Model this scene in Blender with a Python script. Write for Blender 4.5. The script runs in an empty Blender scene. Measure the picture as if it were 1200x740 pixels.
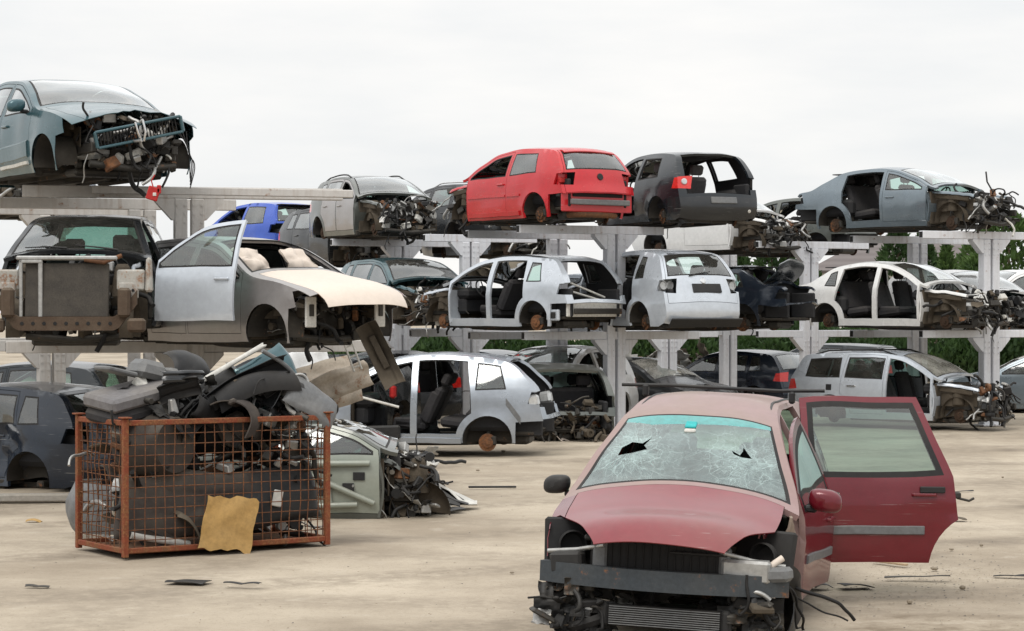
import bpy, math, random
import numpy as np
from mathutils import Vector, Matrix, noise
from mathutils.geometry import delaunay_2d_cdt

R = math.radians
SC = bpy.context.scene
COL = SC.collection
EYE = 2.3            # camera height, metres
FPX = 2700.0         # focal length in pixels of the 1200 px wide photograph
HOR = 363.0          # horizon row

# ------------------------------------------------------------------ materials
def newmat(name):
    m = bpy.data.materials.new(name); m.use_nodes = True
    nt = m.node_tree; nt.nodes.clear()
    out = nt.nodes.new('ShaderNodeOutputMaterial')
    return m, nt, out
def N(nt, t, **kw):
    n = nt.nodes.new(t)
    for k, v in kw.items():
        if k in n.inputs.keys(): n.inputs[k].default_value = v
        else: setattr(n, k, v)
    return n
def noise_tex(nt, vec, scale, detail=4, rough=.6, w=None):
    n = N(nt, 'ShaderNodeTexNoise'); n.inputs['Scale'].default_value = scale
    n.inputs['Detail'].default_value = detail; n.inputs['Roughness'].default_value = rough
    nt.links.new(vec, n.inputs['Vector']); return n.outputs['Fac']
def ramp(nt, fac, a, b, c0=(0,0,0,1), c1=(1,1,1,1)):
    r = N(nt, 'ShaderNodeValToRGB'); e = r.color_ramp.elements
    e[0].position = a; e[1].position = b; e[0].color = c0; e[1].color = c1
    nt.links.new(fac, r.inputs[0]); return r.outputs[0]
def mixc(nt, fac, a, b, mode='MIX'):
    m = N(nt, 'ShaderNodeMix', data_type='RGBA', blend_type=mode)
    for s, v in ((0, fac), (6, a), (7, b)):
        if hasattr(v, 'is_output') or hasattr(v, 'links'): nt.links.new(v, m.inputs[s])
        elif s == 0: m.inputs[0].default_value = v
        else: m.inputs[s].default_value = (v[0], v[1], v[2], 1)
    return m.outputs[2]
def mth(nt, op, a, b=None):
    m = N(nt, 'ShaderNodeMath', operation=op)
    for i, v in enumerate((a, b)):
        if v is None: continue
        if hasattr(v, 'links'): nt.links.new(v, m.inputs[i])
        else: m.inputs[i].default_value = v
    return m.outputs[0]
def objco(nt):
    return N(nt, 'ShaderNodeTexCoord').outputs['Object']
DUSTC = (.30, .26, .20)
def dirty(name, col, rough=.5, metal=0., dust=.35, dustc=DUSTC, var=.25, coat=0., scale=3., bump=0., rust=0., spec=.22, scratch=0., streak=0.):
    """a surface of one colour under uneven dust, thicker on what faces up, with optional rust patches"""
    m, nt, out = newmat(name); L = nt.links
    co = objco(nt)
    p = N(nt, 'ShaderNodeBsdfPrincipled')
    n1 = noise_tex(nt, co, scale, 6, .65); n2 = noise_tex(nt, co, scale*7, 5, .7); n3 = noise_tex(nt, co, scale*.6, 3, .5)
    v = ramp(nt, n2, .3, .7, (1-var, 1-var, 1-var, 1), (1+var*.5, 1+var*.5, 1+var*.5, 1))
    c = mixc(nt, 1.0, col, v, 'MULTIPLY')
    if rust > 0:
        rm = ramp(nt, mth(nt, 'ADD', mth(nt, 'MULTIPLY', n1, .6), mth(nt, 'MULTIPLY', n2, .4)), .62-rust*.3, .70-rust*.25)
        rc = ramp(nt, n2, .3, .75, (.06, .025, .012, 1), (.30, .12, .045, 1))
        c = mixc(nt, rm, c, rc)
    if streak:                                   # rust and grime that has run down the steel
        tm = N(nt, 'ShaderNodeMapping'); tm.inputs['Scale'].default_value = (9, 9, .55); L.new(co, tm.inputs[0])
        tn = noise_tex(nt, tm.outputs[0], 1.6, 5, .65)
        c = mixc(nt, mth(nt, 'MULTIPLY', mth(nt, 'MULTIPLY', ramp(nt, tn, .50, .68), ramp(nt, n3, .35, .62)), streak), c, (.20, .115, .06))
    if scratch:
        sm = N(nt, 'ShaderNodeMapping'); sm.inputs['Rotation'].default_value = (.2, .35, .1); sm.inputs['Scale'].default_value = (1.2, 1.2, 34); L.new(co, sm.inputs[0])
        sc_ = noise_tex(nt, sm.outputs[0], 2.4, 3, .6)
        c = mixc(nt, mth(nt, 'MULTIPLY', mth(nt, 'MULTIPLY', ramp(nt, sc_, .64, .70), ramp(nt, n1, .48, .62)), scratch), c, (.42, .41, .39))
    g = N(nt, 'ShaderNodeNewGeometry')
    sx = N(nt, 'ShaderNodeSeparateXYZ'); L.new(g.outputs['Normal'], sx.inputs[0])
    up = N(nt, 'ShaderNodeMapRange'); L.new(sx.outputs[2], up.inputs[0])
    up.inputs[1].default_value = -.2; up.inputs[2].default_value = 1.; up.inputs[3].default_value = .22; up.inputs[4].default_value = 1.
    dm = ramp(nt, mth(nt, 'ADD', mth(nt, 'MULTIPLY', n1, .55), mth(nt, 'MULTIPLY', n3, .45)), .36, .68)
    dm = mth(nt, 'MULTIPLY', mth(nt, 'MULTIPLY', dm, up.outputs[0]), dust*1.3)
    dm = mth(nt, 'MINIMUM', mth(nt, 'ADD', dm, dust*.08), .95)
    c = mixc(nt, dm, c, dustc)
    L.new(c, p.inputs['Base Color'])
    rr = N(nt, 'ShaderNodeMapRange'); L.new(dm, rr.inputs[0])
    rr.inputs[3].default_value = rough; rr.inputs[4].default_value = min(1, rough+.45)
    L.new(rr.outputs[0], p.inputs['Roughness'])
    p.inputs['Metallic'].default_value = metal
    p.inputs['Specular IOR Level'].default_value = spec
    if coat:
        cw = N(nt, 'ShaderNodeMapRange'); L.new(dm, cw.inputs[0])
        cw.inputs[3].default_value = coat; cw.inputs[4].default_value = 0
        L.new(cw.outputs[0], p.inputs['Coat Weight']); p.inputs['Coat Roughness'].default_value = .06
    if bump:
        b = N(nt, 'ShaderNodeBump', Strength=bump, Distance=.01); L.new(n2, b.inputs['Height']); L.new(b.outputs[0], p.inputs['Normal'])
    L.new(p.outputs[0], out.inputs[0])
    return m
def paint(name, col, metal=.5, dust=.2, rough=.32, coat=.7):
    return dirty(name, col, rough*.8, metal, dust, var=.10, coat=coat*.75, scale=1.6, spec=.35, scratch=.45)
def glass(name, tint=(.62, .74, .70), dust=.12, refl=1.0):
    m, nt, out = newmat(name); L = nt.links; co = objco(nt)
    t = N(nt, 'ShaderNodeBsdfTransparent'); t.inputs[0].default_value = (*tint, 1)
    gl = N(nt, 'ShaderNodeBsdfGlossy'); gl.inputs['Roughness'].default_value = .04; gl.inputs[0].default_value = (.95, .97, .97, 1)
    fr = N(nt, 'ShaderNodeFresnel'); fr.inputs[0].default_value = 1.52
    f2 = mth(nt, 'MINIMUM', mth(nt, 'MULTIPLY', fr.outputs[0], 1.7*refl), 1.0)
    mx = N(nt, 'ShaderNodeMixShader'); L.new(f2, mx.inputs[0]); L.new(t.outputs[0], mx.inputs[1]); L.new(gl.outputs[0], mx.inputs[2])
    d = N(nt, 'ShaderNodeBsdfDiffuse'); d.inputs[0].default_value = (.45, .43, .38, 1)
    n = noise_tex(nt, co, 2.5, 6, .7)
    dm = mth(nt, 'MULTIPLY', ramp(nt, n, .3, .75), dust*1.6)
    dm = mth(nt, 'ADD', dm, dust*.3)
    m2 = N(nt, 'ShaderNodeMixShader'); L.new(dm, m2.inputs[0]); L.new(mx.outputs[0], m2.inputs[1]); L.new(d.outputs[0], m2.inputs[2])
    L.new(m2.outputs[0], out.inputs[0]); return m

M = {}
M['rubber'] = dirty('rubber', (.014, .014, .015), .6, dust=.07)
M['plastic'] = dirty('black_plastic', (.017, .018, .020), .45, dust=.10)
M['plastic_grey'] = dirty('grey_plastic', (.14, .145, .15), .5, dust=.2)
M['interior'] = dirty('dark_trim', (.020, .021, .024), .7, dust=.08)
M['fabric'] = dirty('seat_fabric', (.030, .030, .034), .95, dust=.12, bump=.3)
M['fabric_grey'] = dirty('grey_fabric', (.16, .155, .16), .95, dust=.25, bump=.3)
M['metal_dark'] = dirty('dark_metal', (.045, .043, .04), .5, .5, dust=.16, rust=.12)
M['alu'] = dirty('cast_aluminium', (.42, .42, .41), .42, .75, dust=.3)
M['rust'] = dirty('rusty_steel', (.13, .06, .032), .9, .2, dust=.3, rust=.6, bump=.4)
M['mud'] = dirty('dried_mud', (.06, .049, .037), .95, dust=.38, dustc=(.22, .18, .13), bump=.4)
M['white_pl'] = dirty('white_plastic', (.62, .61, .57), .5, dust=.3)
M['red_pl'] = dirty('red_plastic', (.42, .02, .02), .35, dust=.1)
M['undertray'] = dirty('under_seal', (.024, .022, .02), .9, dust=.22, rust=.1)
M['lens'] = dirty('red_lens', (.62, .02, .015), .12, dust=.04, coat=1.)
M['lamp_clear'] = dirty('lamp_lens', (.55, .56, .56), .12, .3, dust=.1, coat=1.)
M['beige'] = dirty('beige_primer', (.66, .57, .49), .45, dust=.06, var=.06)
M['glass'] = glass('car_glass', (.46, .68, .61), .05, 1.5)
M['glass_clear'] = glass('clear_car_glass', (.66, .82, .78), .05, 1.35)
M['glass_dark'] = glass('tinted_car_glass', (.16, .33, .29), .05)
M['glass_door'] = glass('door_glass', (.30, .46, .41), .05, 1.2)
M['glass_dusty'] = glass('dusty_car_glass', (.5, .6, .56), .30)
M['rack'] = dirty('rack_paint', (.66, .67, .70), .5, 0, dust=.12, rust=.07, scale=2.6, var=.09, streak=.28)
M['rack_warm'] = dirty('worn_rack_paint', (.52, .50, .475), .55, 0, dust=.22, rust=.10, scale=2.6, var=.10, streak=.35)
M['cage'] = dirty('rusty_orange_paint', (.20, .048, .022), .8, 0, dust=.12, rust=.56, scale=8, var=.3)
M['hub'] = dirty('rusty_hub', (.045, .026, .017), .9, .1, dust=.12, rust=.3)
M['dusty_trim'] = dirty('dusty_trim', (.042, .035, .033), .7, dust=.28)
M['mesh'] = dirty('rusty_wire', (.13, .055, .03), .85, .1, dust=.15, rust=.5, scale=8)

# ------------------------------------------------------------------ mesh builder
class MB:
    def __init__(s): s.v = []; s.f = []; s.m = []; s.s = []
    def add(s, vs, fs, m=0, smooth=False, T=None):
        o = len(s.v)
        if T is not None: vs = [T @ Vector(v) for v in vs]
        s.v.extend(tuple(v) for v in vs)
        for f in fs: s.f.append(tuple(i+o for i in f)); s.m.append(m); s.s.append(smooth)
    def box(s, c, size, m=0, T=None, bev=.01, rot=None, taper=1.):
        hx, hy, hz = (k/2 for k in size); b = min(bev, hx*.6, hy*.6, hz*.6)
        vs = []; idx = {}
        for sx in (-1, 1):
            for sy in (-1, 1):
                for sz in (-1, 1):
                    t = taper if sz > 0 else 1.
                    for a in range(3):
                        p = [sx*hx*t, sy*hy*t, sz*hz]
                        for k in range(3):
                            if k != a: p[k] -= (sx, sy, sz)[k]*b
                        idx[(sx, sy, sz, a)] = len(vs); vs.append(p)
        fs = []
        for a in range(3):
            u, w = [k for k in range(3) if k != a]
            for sg in (-1, 1):
                q = []
                for (p, r) in ((-1, -1), (1, -1), (1, 1), (-1, 1)):
                    k = [0, 0, 0]; k[a] = sg; k[u] = p; k[w] = r; q.append(idx[(*k, a)])
                if (sg > 0) != (a != 1): q.reverse()
                fs.append(q)
            for p in (-1, 1):
                for r in (-1, 1):
                    k0 = [0, 0, 0]; k0[u] = p; k0[w] = r; k0[a] = -1; k1 = list(k0); k1[a] = 1
                    fs.append([idx[(*k0, u)], idx[(*k1, u)], idx[(*k1, w)], idx[(*k0, w)]])
        for sx in (-1, 1):
            for sy in (-1, 1):
                for sz in (-1, 1): fs.append([idx[(sx, sy, sz, a)] for a in range(3)])
        X = Matrix.Translation(Vector(c))
        if rot: X = X @ Matrix.Rotation(rot[2], 4, 'Z') @ Matrix.Rotation(rot[1], 4, 'Y') @ Matrix.Rotation(rot[0], 4, 'X')
        if T is not None: X = T @ X
        s.add(vs, fs, m, False, X)
    def tube(s, path, r, m=0, n=8, T=None, closed=False, caps=True):
        P = [Vector(p) for p in path]; k = len(P); vs = []; prev = None
        for i, p in enumerate(P):
            a = P[i-1] if (i > 0 or closed) else P[i]; b = P[(i+1) % k] if (i < k-1 or closed) else P[i]
            d = (b-a); d = d.normalized() if d.length > 1e-9 else Vector((0, 0, 1))
            if prev is None:
                h = Vector((0, 0, 1)) if abs(d.z) < .9 else Vector((1, 0, 0))
                u = d.cross(h).normalized()
            else:
                u = (prev - d*prev.dot(d)); u = u.normalized() if u.length > 1e-6 else d.orthogonal().normalized()
            prev = u; w = d.cross(u); rr = r[i] if isinstance(r, (list, tuple)) else r
            for j in range(n):
                an = 2*math.pi*j/n; vs.append(p + u*(math.cos(an)*rr) + w*(math.sin(an)*rr))
        fs = []
        for i in range(k if closed else k-1):
            for j in range(n):
                a = i*n+j; b = i*n+(j+1) % n; i2 = (i+1) % k
                fs.append((a, b, i2*n+(j+1) % n, i2*n+j))
        s.add(vs, fs, m, True, T)
        if caps and not closed:
            s.add(vs[:n], [tuple(range(n-1, -1, -1))], m, False, T); s.add(vs[-n:], [tuple(range(n))], m, False, T)
    def lathe(s, prof, c=(0, 0, 0), axis='Y', n=24, m=0, T=None, a0=0., a1=2*math.pi):
        """prof: (radius, height along axis)"""
        full = abs(a1-a0-2*math.pi) < 1e-6; k = n if full else n+1
        rings = []
        for j in range(k):
            a = a0+(a1-a0)*j/n; ca, sa = math.cos(a), math.sin(a)
            for (r, h) in prof:
                p = {'Y': (r*ca, h, r*sa), 'Z': (r*ca, r*sa, h), 'X': (h, r*ca, r*sa)}[axis]
                rings.append((p[0]+c[0], p[1]+c[1], p[2]+c[2]))
        q = len(prof)
        for i in range(q-1):                      # own vertices per band: crisp profile corners
            vs = []; fs = []
            for j in range(k): vs += [rings[j*q+i], rings[j*q+i+1]]
            for j in range(n if full else n):
                a = 2*j; b = 2*((j+1) % k); fs.append((a, b, b+1, a+1))
            s.add(vs, fs, m, True, T)
    def grid(s, fn, nu, nv, m=0, thick=0., T=None, smooth=True):
        P = [[Vector(fn(i/nu, j/nv)) for j in range(nv+1)] for i in range(nu+1)]
        vs = [p for r in P for p in r]; fs = []
        for i in range(nu):
            for j in range(nv):
                a = i*(nv+1)+j; fs.append((a, a+nv+1, a+nv+2, a+1))
        tris = [t for f in fs for t in ((f[0], f[1], f[2]), (f[0], f[2], f[3]))]
        if thick: s.panel(vs, tris, thick, m, m, T)
        else: s.add(vs, fs, m, smooth, T)
    def panel(s, P, tris, thick, m=0, mi=None, T=None, flip=False):
        """a triangulated sheet given thickness (towards its back), smooth faces and flat rims"""
        P = [Vector(p) for p in P]; mi = m if mi is None else mi
        used = sorted({i for t in tris for i in t}); rm = {o: k for k, o in enumerate(used)}
        P = [P[i] for i in used]; tris = [tuple(rm[i] for i in (t[::-1] if flip else t)) for t in tris]
        nn = [Vector() for _ in P]
        ed = {}
        for t in tris:
            n = (P[t[1]]-P[t[0]]).cross(P[t[2]]-P[t[0]])
            for i in t: nn[i] += n
            for a, b in ((t[0], t[1]), (t[1], t[2]), (t[2], t[0])): ed[(a, b)] = 1
        nn = [n.normalized() if n.length > 1e-12 else Vector((0, 0, 1)) for n in nn]
        s.add(P, tris, m, True, T)
        if thick:
            Q = [p-n*thick for p, n in zip(P, nn)]
            s.add(Q, [t[::-1] for t in tris], mi, True, T)
            vs = []; fs = []
            for (a, b) in ed:
                if (b, a) not in ed:
                    o = len(vs); vs += [P[a], P[b], Q[b], Q[a]]; fs.append((o+1, o, o+3, o+2))
            s.add(vs, fs, m, False, T)
    def build(s, name, mats, parent=None, loc=None):
        me = bpy.data.meshes.new(name); me.from_pydata(s.v, [], s.f)
        if not isinstance(mats, (list, tuple)): mats = [mats]
        for k in mats: me.materials.append(M[k] if isinstance(k, str) else k)
        me.polygons.foreach_set('material_index', s.m); me.polygons.foreach_set('use_smooth', s.s); me.update()
        o = bpy.data.objects.new(name, me); COL.objects.link(o)
        if parent: o.parent = parent
        if loc is not None: o.location = loc
        return o
def tag(o, label=None, cat=None, group=None, kind=None):
    for k, v in (('label', label), ('category', cat), ('group', group), ('kind', kind)):
        if v: o[k] = v
    return o
def empty(name, loc=(0, 0, 0), rot=(0, 0, 0), label=None, cat=None, group=None):
    o = bpy.data.objects.new(name, None); COL.objects.link(o); o.location = loc; o.rotation_euler = rot
    o.empty_display_size = .2
    return tag(o, label, cat, group)
def px(u, p): return (u-600.)/p           # metres across, at a scale of p pixels per metre
def dep(p): return FPX/p                  # distance from the camera at that scale

# ------------------------------------------------------------------ planar subdivision
def inpoly(pt, poly):
    x, y = pt; r = False; j = len(poly)-1
    for i in range(len(poly)):
        xi, yi = poly[i]; xj, yj = poly[j]
        if (yi > y) != (yj > y) and x < (xj-xi)*(y-yi)/(yj-yi)+xi: r = not r
        j = i
    return r
def area(p): return .5*sum(p[i-1][0]*p[i][1]-p[i][0]*p[i-1][1] for i in range(len(p)))
def inset(poly, d):
    n = len(poly); sg = 1 if area(poly) > 0 else -1; o = []
    for i in range(n):
        a, b, c = Vector(poly[i-1]), Vector(poly[i]), Vector(poly[(i+1) % n])
        e, f = (b-a), (c-b)
        if e.length < 1e-6 or f.length < 1e-6: o.append(tuple(b)); continue
        e.normalize(); f.normalize()
        n1 = Vector((-e.y, e.x))*sg; n2 = Vector((-f.y, f.x))*sg
        k = n1+n2; den = max(.35, 1+n1.dot(n2)); k = k/den
        o.append((b.x+k.x*d, b.y+k.y*d))
    return o
def resample(poly, step):
    o = []
    for i in range(len(poly)):
        a = poly[i]; b = poly[(i+1) % len(poly)]; L = math.hypot(b[0]-a[0], b[1]-a[1])
        if L < 1e-5: continue
        k = max(1, int(L/step+.5))
        for j in range(k): o.append((a[0]+(b[0]-a[0])*j/k, a[1]+(b[1]-a[1])*j/k))
    return o
def subdivide(domain, layers, step):
    """one triangulation of domain that honours every outline; -> points, {class: triangles}; the first layer holding a triangle names it"""
    loops = [resample(l, step) for l in [domain]+[l[1] for l in layers]]
    vs = []; es = []; seen = {}
    for lp in loops:
        ids = []
        for p in lp:
            k = (round(p[0], 3), round(p[1], 3))
            if k not in seen: seen[k] = len(vs); vs.append(p)
            if not ids or ids[-1] != seen[k]: ids.append(seen[k])
        for i in range(len(ids)):
            a, b = ids[i], ids[(i+1) % len(ids)]
            if a != b: es.append((a, b))
    arr = np.array(vs)
    x0, y0 = arr.min(0); x1, y1 = arr.max(0)
    k = 0; y = y0+step*.5
    while y < y1:
        x = x0+step*(.5 if k % 2 else 0.)
        while x < x1:
            d = ((arr[:, 0]-x)**2+(arr[:, 1]-y)**2).min()
            if d > (step*.55)**2 and inpoly((x, y), domain): vs.append((x, y))
            x += step
        y += step*.87; k += 1
    r = delaunay_2d_cdt([Vector(v) for v in vs], es, [], 0, 1e-4, False)
    V = [(v.x, v.y) for v in r[0]]; out = {}
    bb = [(n, p, min(a for a, _ in p), max(a for a, _ in p), min(b for _, b in p), max(b for _, b in p)) for n, p in layers]
    for t in r[2]:
        c = (sum(V[i][0] for i in t)/3, sum(V[i][1] for i in t)/3)
        if not inpoly(c, domain): continue
        name = 'body'
        for n, p, a0, a1, b0, b1 in bb:
            if a0 <= c[0] <= a1 and b0 <= c[1] <= b1 and inpoly(c, p): name = n; break
        if name is not None: out.setdefault(name, []).append(tuple(t))
    return V, out
# ------------------------------------------------------------------ camera, sky, sun
cam = bpy.data.cameras.new('camera'); co_ = bpy.data.objects.new('camera', cam); COL.objects.link(co_)
co_.location = (0, 0, EYE); co_.rotation_euler = (R(90), 0, 0)
cam.sensor_width = 36; cam.lens = 36*FPX/1200; cam.shift_y = -7/1200; cam.clip_end = 5000; cam.clip_start = .1
SC.camera = co_
w = bpy.data.worlds.new('World'); SC.world = w; w.use_nodes = True; nt = w.node_tree; nt.nodes.clear(); L = nt.links
SUN_EL, SUN_AZ = 52, 205
wo = N(nt, 'ShaderNodeOutputWorld'); bg = N(nt, 'ShaderNodeBackground')
sky = N(nt, 'ShaderNodeTexSky', sky_type='NISHITA', sun_disc=False); sky.sun_elevation = R(SUN_EL); sky.sun_rotation = R(SUN_AZ)
tc = N(nt, 'ShaderNodeTexCoord'); mp = N(nt, 'ShaderNodeMapping'); mp.inputs['Scale'].default_value = (1, 1, 4.5); L.new(tc.outputs['Generated'], mp.inputs[0])
n1 = noise_tex(nt, mp.outputs[0], 5.0, 7, .55); n2 = noise_tex(nt, mp.outputs[0], 1.6, 3, .5)
sx = N(nt, 'ShaderNodeSeparateXYZ'); L.new(tc.outputs['Generated'], sx.inputs[0])
cl = ramp(nt, mth(nt, 'ADD', mth(nt, 'MULTIPLY', n1, .55), mth(nt, 'MULTIPLY', n2, .45)), .34, .68, (8.0, 8.35, 8.65, 1), (10.75, 10.5, 10.2, 1))
up = N(nt, 'ShaderNodeMapRange'); L.new(sx.outputs[2], up.inputs[0]); up.inputs[1].default_value = .12; up.inputs[2].default_value = 1; up.inputs[3].default_value = 1.; up.inputs[4].default_value = 2.0
cl2 = mixc(nt, 1., cl, up.outputs[0], 'MULTIPLY')
mx = mixc(nt, .94, sky.outputs[0], cl2)
L.new(mx, bg.inputs[0]); bg.inputs[1].default_value = .095; L.new(bg.outputs[0], wo.inputs[0])
sl = bpy.data.lights.new('sun', 'SUN'); so = bpy.data.objects.new('sun', sl); COL.objects.link(so)
sl.energy = 1.5; sl.angle = R(25); sl.color = (1, .96, .9)
_d = Vector((math.sin(R(SUN_AZ))*math.cos(R(SUN_EL)), math.cos(R(SUN_AZ))*math.cos(R(SUN_EL)), math.sin(R(SUN_EL))))
so.rotation_euler = _d.to_track_quat('Z', 'Y').to_euler()
SC.view_settings.view_transform = 'Standard'; SC.view_settings.look = 'None'; SC.view_settings.exposure = .06; SC.view_settings.gamma = 1
SC.render.engine = 'CYCLES'; SC.cycles.max_bounces = 8; SC.cycles.transparent_max_bounces = 16; SC.cycles.use_denoising = True

# ------------------------------------------------------------------ car body styles: the edge line seen from the side (t, x, z, crown across the car)
STY = {}
def style(name, wb, wid, E, belt, xB, winf, winr, doors=4, sill=.20, tumble=.33, hatch=True, arch=.35, rail=.085, quarter=None, doorr=None):
    STY[name] = dict(wb=wb, wid=wid, E=E, belt=belt, xB=xB, winf=winf, winr=winr, doors=doors, sill=sill, tumble=tumble, hatch=hatch,
                     arch=arch, rail=rail, quarter=quarter, doorr=doorr)
style('hatch3', 2.58, .88,
      [(0,2.06,.22,.10),(1,2.12,.46,.16),(1.6,2.08,.62,.16),(2,1.98,.74,.14),(2.5,1.5,.90,.07),(3,.98,.985,.10),(3.5,.52,1.23,.09),(4,.05,1.41,.06),
       (4.5,-.6,1.465,.04),(5,-1.60,1.39,.05),(5.5,-1.84,1.18,.08),(6,-1.97,.98,.10),(6.5,-2.0,.78,.11),(7,-2.05,.60,.13),(7.5,-2.08,.42,.14),(8,-2.0,.24,.12)],
      (.93, .99), -.42, (.78, -.36), (-.48, -1.30), doors=2)
style('hatch5', 2.58, .88, STY['hatch3']['E'], (.93, .99), -.16, (.78, -.11), (-.22, -1.02), quarter=(-1.10, -1.46), doorr=-1.06)
style('mini', 2.36, .81,
      [(0,1.78,.24,.10),(1,1.84,.48,.14),(1.6,1.82,.64,.14),(2,1.74,.78,.12),(2.5,1.4,.93,.06),(3,.98,1.02,.10),(3.5,.55,1.28,.09),(4,.12,1.46,.06),
       (4.5,-.5,1.52,.03),(5,-1.45,1.46,.03),(5.5,-1.60,1.22,.05),(6,-1.70,1.0,.06),(6.5,-1.73,.78,.08),(7,-1.76,.60,.10),(7.5,-1.78,.42,.10),(8,-1.72,.26,.1)],
      (.97, 1.0), -.38, (.80, -.32), (-.44, -1.30), doors=2)
style('plus', 2.58, .88,
      [(0,2.02,.24,.10),(1,2.08,.48,.16),(1.6,2.05,.66,.16),(2,1.96,.80,.14),(2.5,1.5,.97,.07),(3,1.05,1.06,.10),(3.5,.58,1.32,.09),(4,.10,1.51,.06),
       (4.5,-.6,1.57,.04),(5,-1.55,1.50,.05),(5.5,-1.82,1.26,.08),(6,-1.96,1.04,.10),(6.5,-2.02,.82,.12),(7,-2.07,.60,.14),(7.5,-2.09,.42,.14),(8,-2.0,.26,.12)],
      (.98, 1.05), -.16, (.82, -.11), (-.22, -1.02), quarter=(-1.10, -1.40), doorr=-1.06)
style('sedan', 2.70, .90,
      [(0,2.2,.22,.10),(1,2.27,.46,.17),(1.6,2.23,.60,.17),(2,2.1,.72,.15),(2.5,1.6,.88,.07),(3,1.02,.985,.10),(3.5,.55,1.22,.09),(4,.05,1.395,.06),
       (4.5,-.55,1.445,.04),(5,-1.15,1.37,.06),(5.5,-1.52,1.19,.08),(6,-1.86,1.02,.07),(6.4,-2.16,.975,.07),(6.7,-2.26,.88,.10),(7,-2.30,.62,.14),(7.5,-2.33,.45,.15),(8,-2.25,.24,.12)],
      (.93, .98), -.12, (.80, -.07), (-.19, -1.02), quarter=(-1.10, -1.38), hatch=False, doorr=-1.07)
style('coupe', 2.70, .91,
      [(0,2.2,.22,.10),(1,2.27,.46,.17),(1.6,2.23,.60,.17),(2,2.1,.72,.15),(2.5,1.6,.87,.07),(3,1.05,.955,.10),(3.5,.58,1.17,.09),(4,.08,1.335,.06),
       (4.5,-.45,1.39,.04),(5,-1.15,1.32,.06),(5.5,-1.60,1.13,.08),(6,-1.98,.97,.07),(6.4,-2.22,.94,.07),(6.7,-2.30,.86,.10),(7,-2.34,.62,.14),(7.5,-2.36,.45,.15),(8,-2.28,.24,.12)],
      (.90, .95), -.12, (.80, -.07), (-.19, -1.10), hatch=False, doorr=-1.15)
style('estate', 2.62, .88,
      [(0,2.08,.22,.10),(1,2.15,.46,.16),(1.6,2.1,.62,.16),(2,2.0,.74,.14),(2.5,1.5,.90,.07),(3,1.0,.99,.10),(3.5,.54,1.24,.09),(4,.07,1.42,.06),
       (4.5,-.6,1.48,.04),(5,-1.95,1.42,.05),(5.5,-2.13,1.18,.07),(6,-2.24,.96,.10),(6.5,-2.28,.78,.11),(7,-2.32,.60,.13),(7.5,-2.35,.42,.14),(8,-2.26,.24,.12)],
      (.93, .98), -.14, (.78, -.09), (-.20, -1.02), quarter=(-1.12, -1.90), doorr=-1.07)
style('suv', 2.66, .91,
      [(0,2.0,.32,.10),(1,2.1,.56,.15),(1.6,2.1,.75,.15),(2,2.0,.89,.13),(2.5,1.5,1.03,.06),(3,1.06,1.11,.10),(3.5,.60,1.37,.09),(4,.15,1.56,.06),
       (4.5,-.5,1.64,.04),(5,-1.58,1.55,.05),(5.5,-1.90,1.31,.08),(6,-2.10,1.08,.10),(6.5,-2.15,.86,.12),(7,-2.20,.64,.13),(7.5,-2.22,.5,.13),(8,-2.12,.33,.12)],
      (1.03, 1.10), -.14, (.85, -.09), (-.20, -1.02), sill=.27, arch=.39, quarter=(-1.13, -1.62), doorr=-1.07)
style('mpv', 2.96, .905,
      [(0,2.22,.24,.12),(1,2.28,.46,.26),(1.6,2.24,.60,.26),(2,2.12,.73,.24),(2.5,1.74,.885,.12),(3,1.28,.985,.16),(3.5,.84,1.28,.13),(4,.38,1.545,.08),
       (4.5,-.4,1.68,.05),(5,-1.95,1.62,.05),(5.5,-2.13,1.36,.06),(6,-2.25,1.06,.08),(6.5,-2.29,.84,.10),(7,-2.33,.62,.12),(7.5,-2.35,.44,.12),(8,-2.26,.26,.1)],
      (.94, 1.03), -.02, (.97, .03), (-.11, -1.16), sill=.24, quarter=(-1.40, -1.95), doorr=-1.22)
style('truck', 2.85, .93,
      [(0,2.2,.42,.10),(1,2.28,.62,.12),(1.6,2.28,.82,.12),(2,2.22,1.02,.10),(2.5,1.7,1.13,.05),(3,1.10,1.19,.10),(3.5,.72,1.45,.09),(4,.35,1.66,.05),
       (4.5,-.4,1.73,.03),(5,-1.45,1.70,.03),(5.5,-1.62,1.40,.03),(6,-1.70,1.10,.05),(6.5,-1.74,.9,.06),(7,-1.78,.72,.08),(7.5,-1.80,.55,.08),(8,-1.74,.42,.08)],
      (1.10, 1.13), -.14, (.95, -.09), (-.20, -1.1), sill=.38, arch=.42, doorr=-1.15)

def pchip(ts, ys, t):
    ts = np.array(ts, float); ys = np.array(ys, float); h = np.diff(ts); d = np.diff(ys)/h
    m = np.zeros_like(ys); m[0] = d[0]; m[-1] = d[-1]
    for i in range(1, len(ys)-1):
        if d[i-1]*d[i] > 0:
            w1 = 2*h[i]+h[i-1]; w2 = h[i]+2*h[i-1]; m[i] = (w1+w2)/(w1/d[i-1]+w2/d[i])
    i = np.clip(np.searchsorted(ts, t, side='right')-1, 0, len(h)-1)
    s = (t-ts[i])/h[i]
    return ((1+2*s)*(1-s)**2*ys[i]+s*(1-s)**2*h[i]*m[i]+s*s*(3-2*s)*ys[i+1]+s*s*(s-1)*h[i]*m[i+1])

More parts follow.
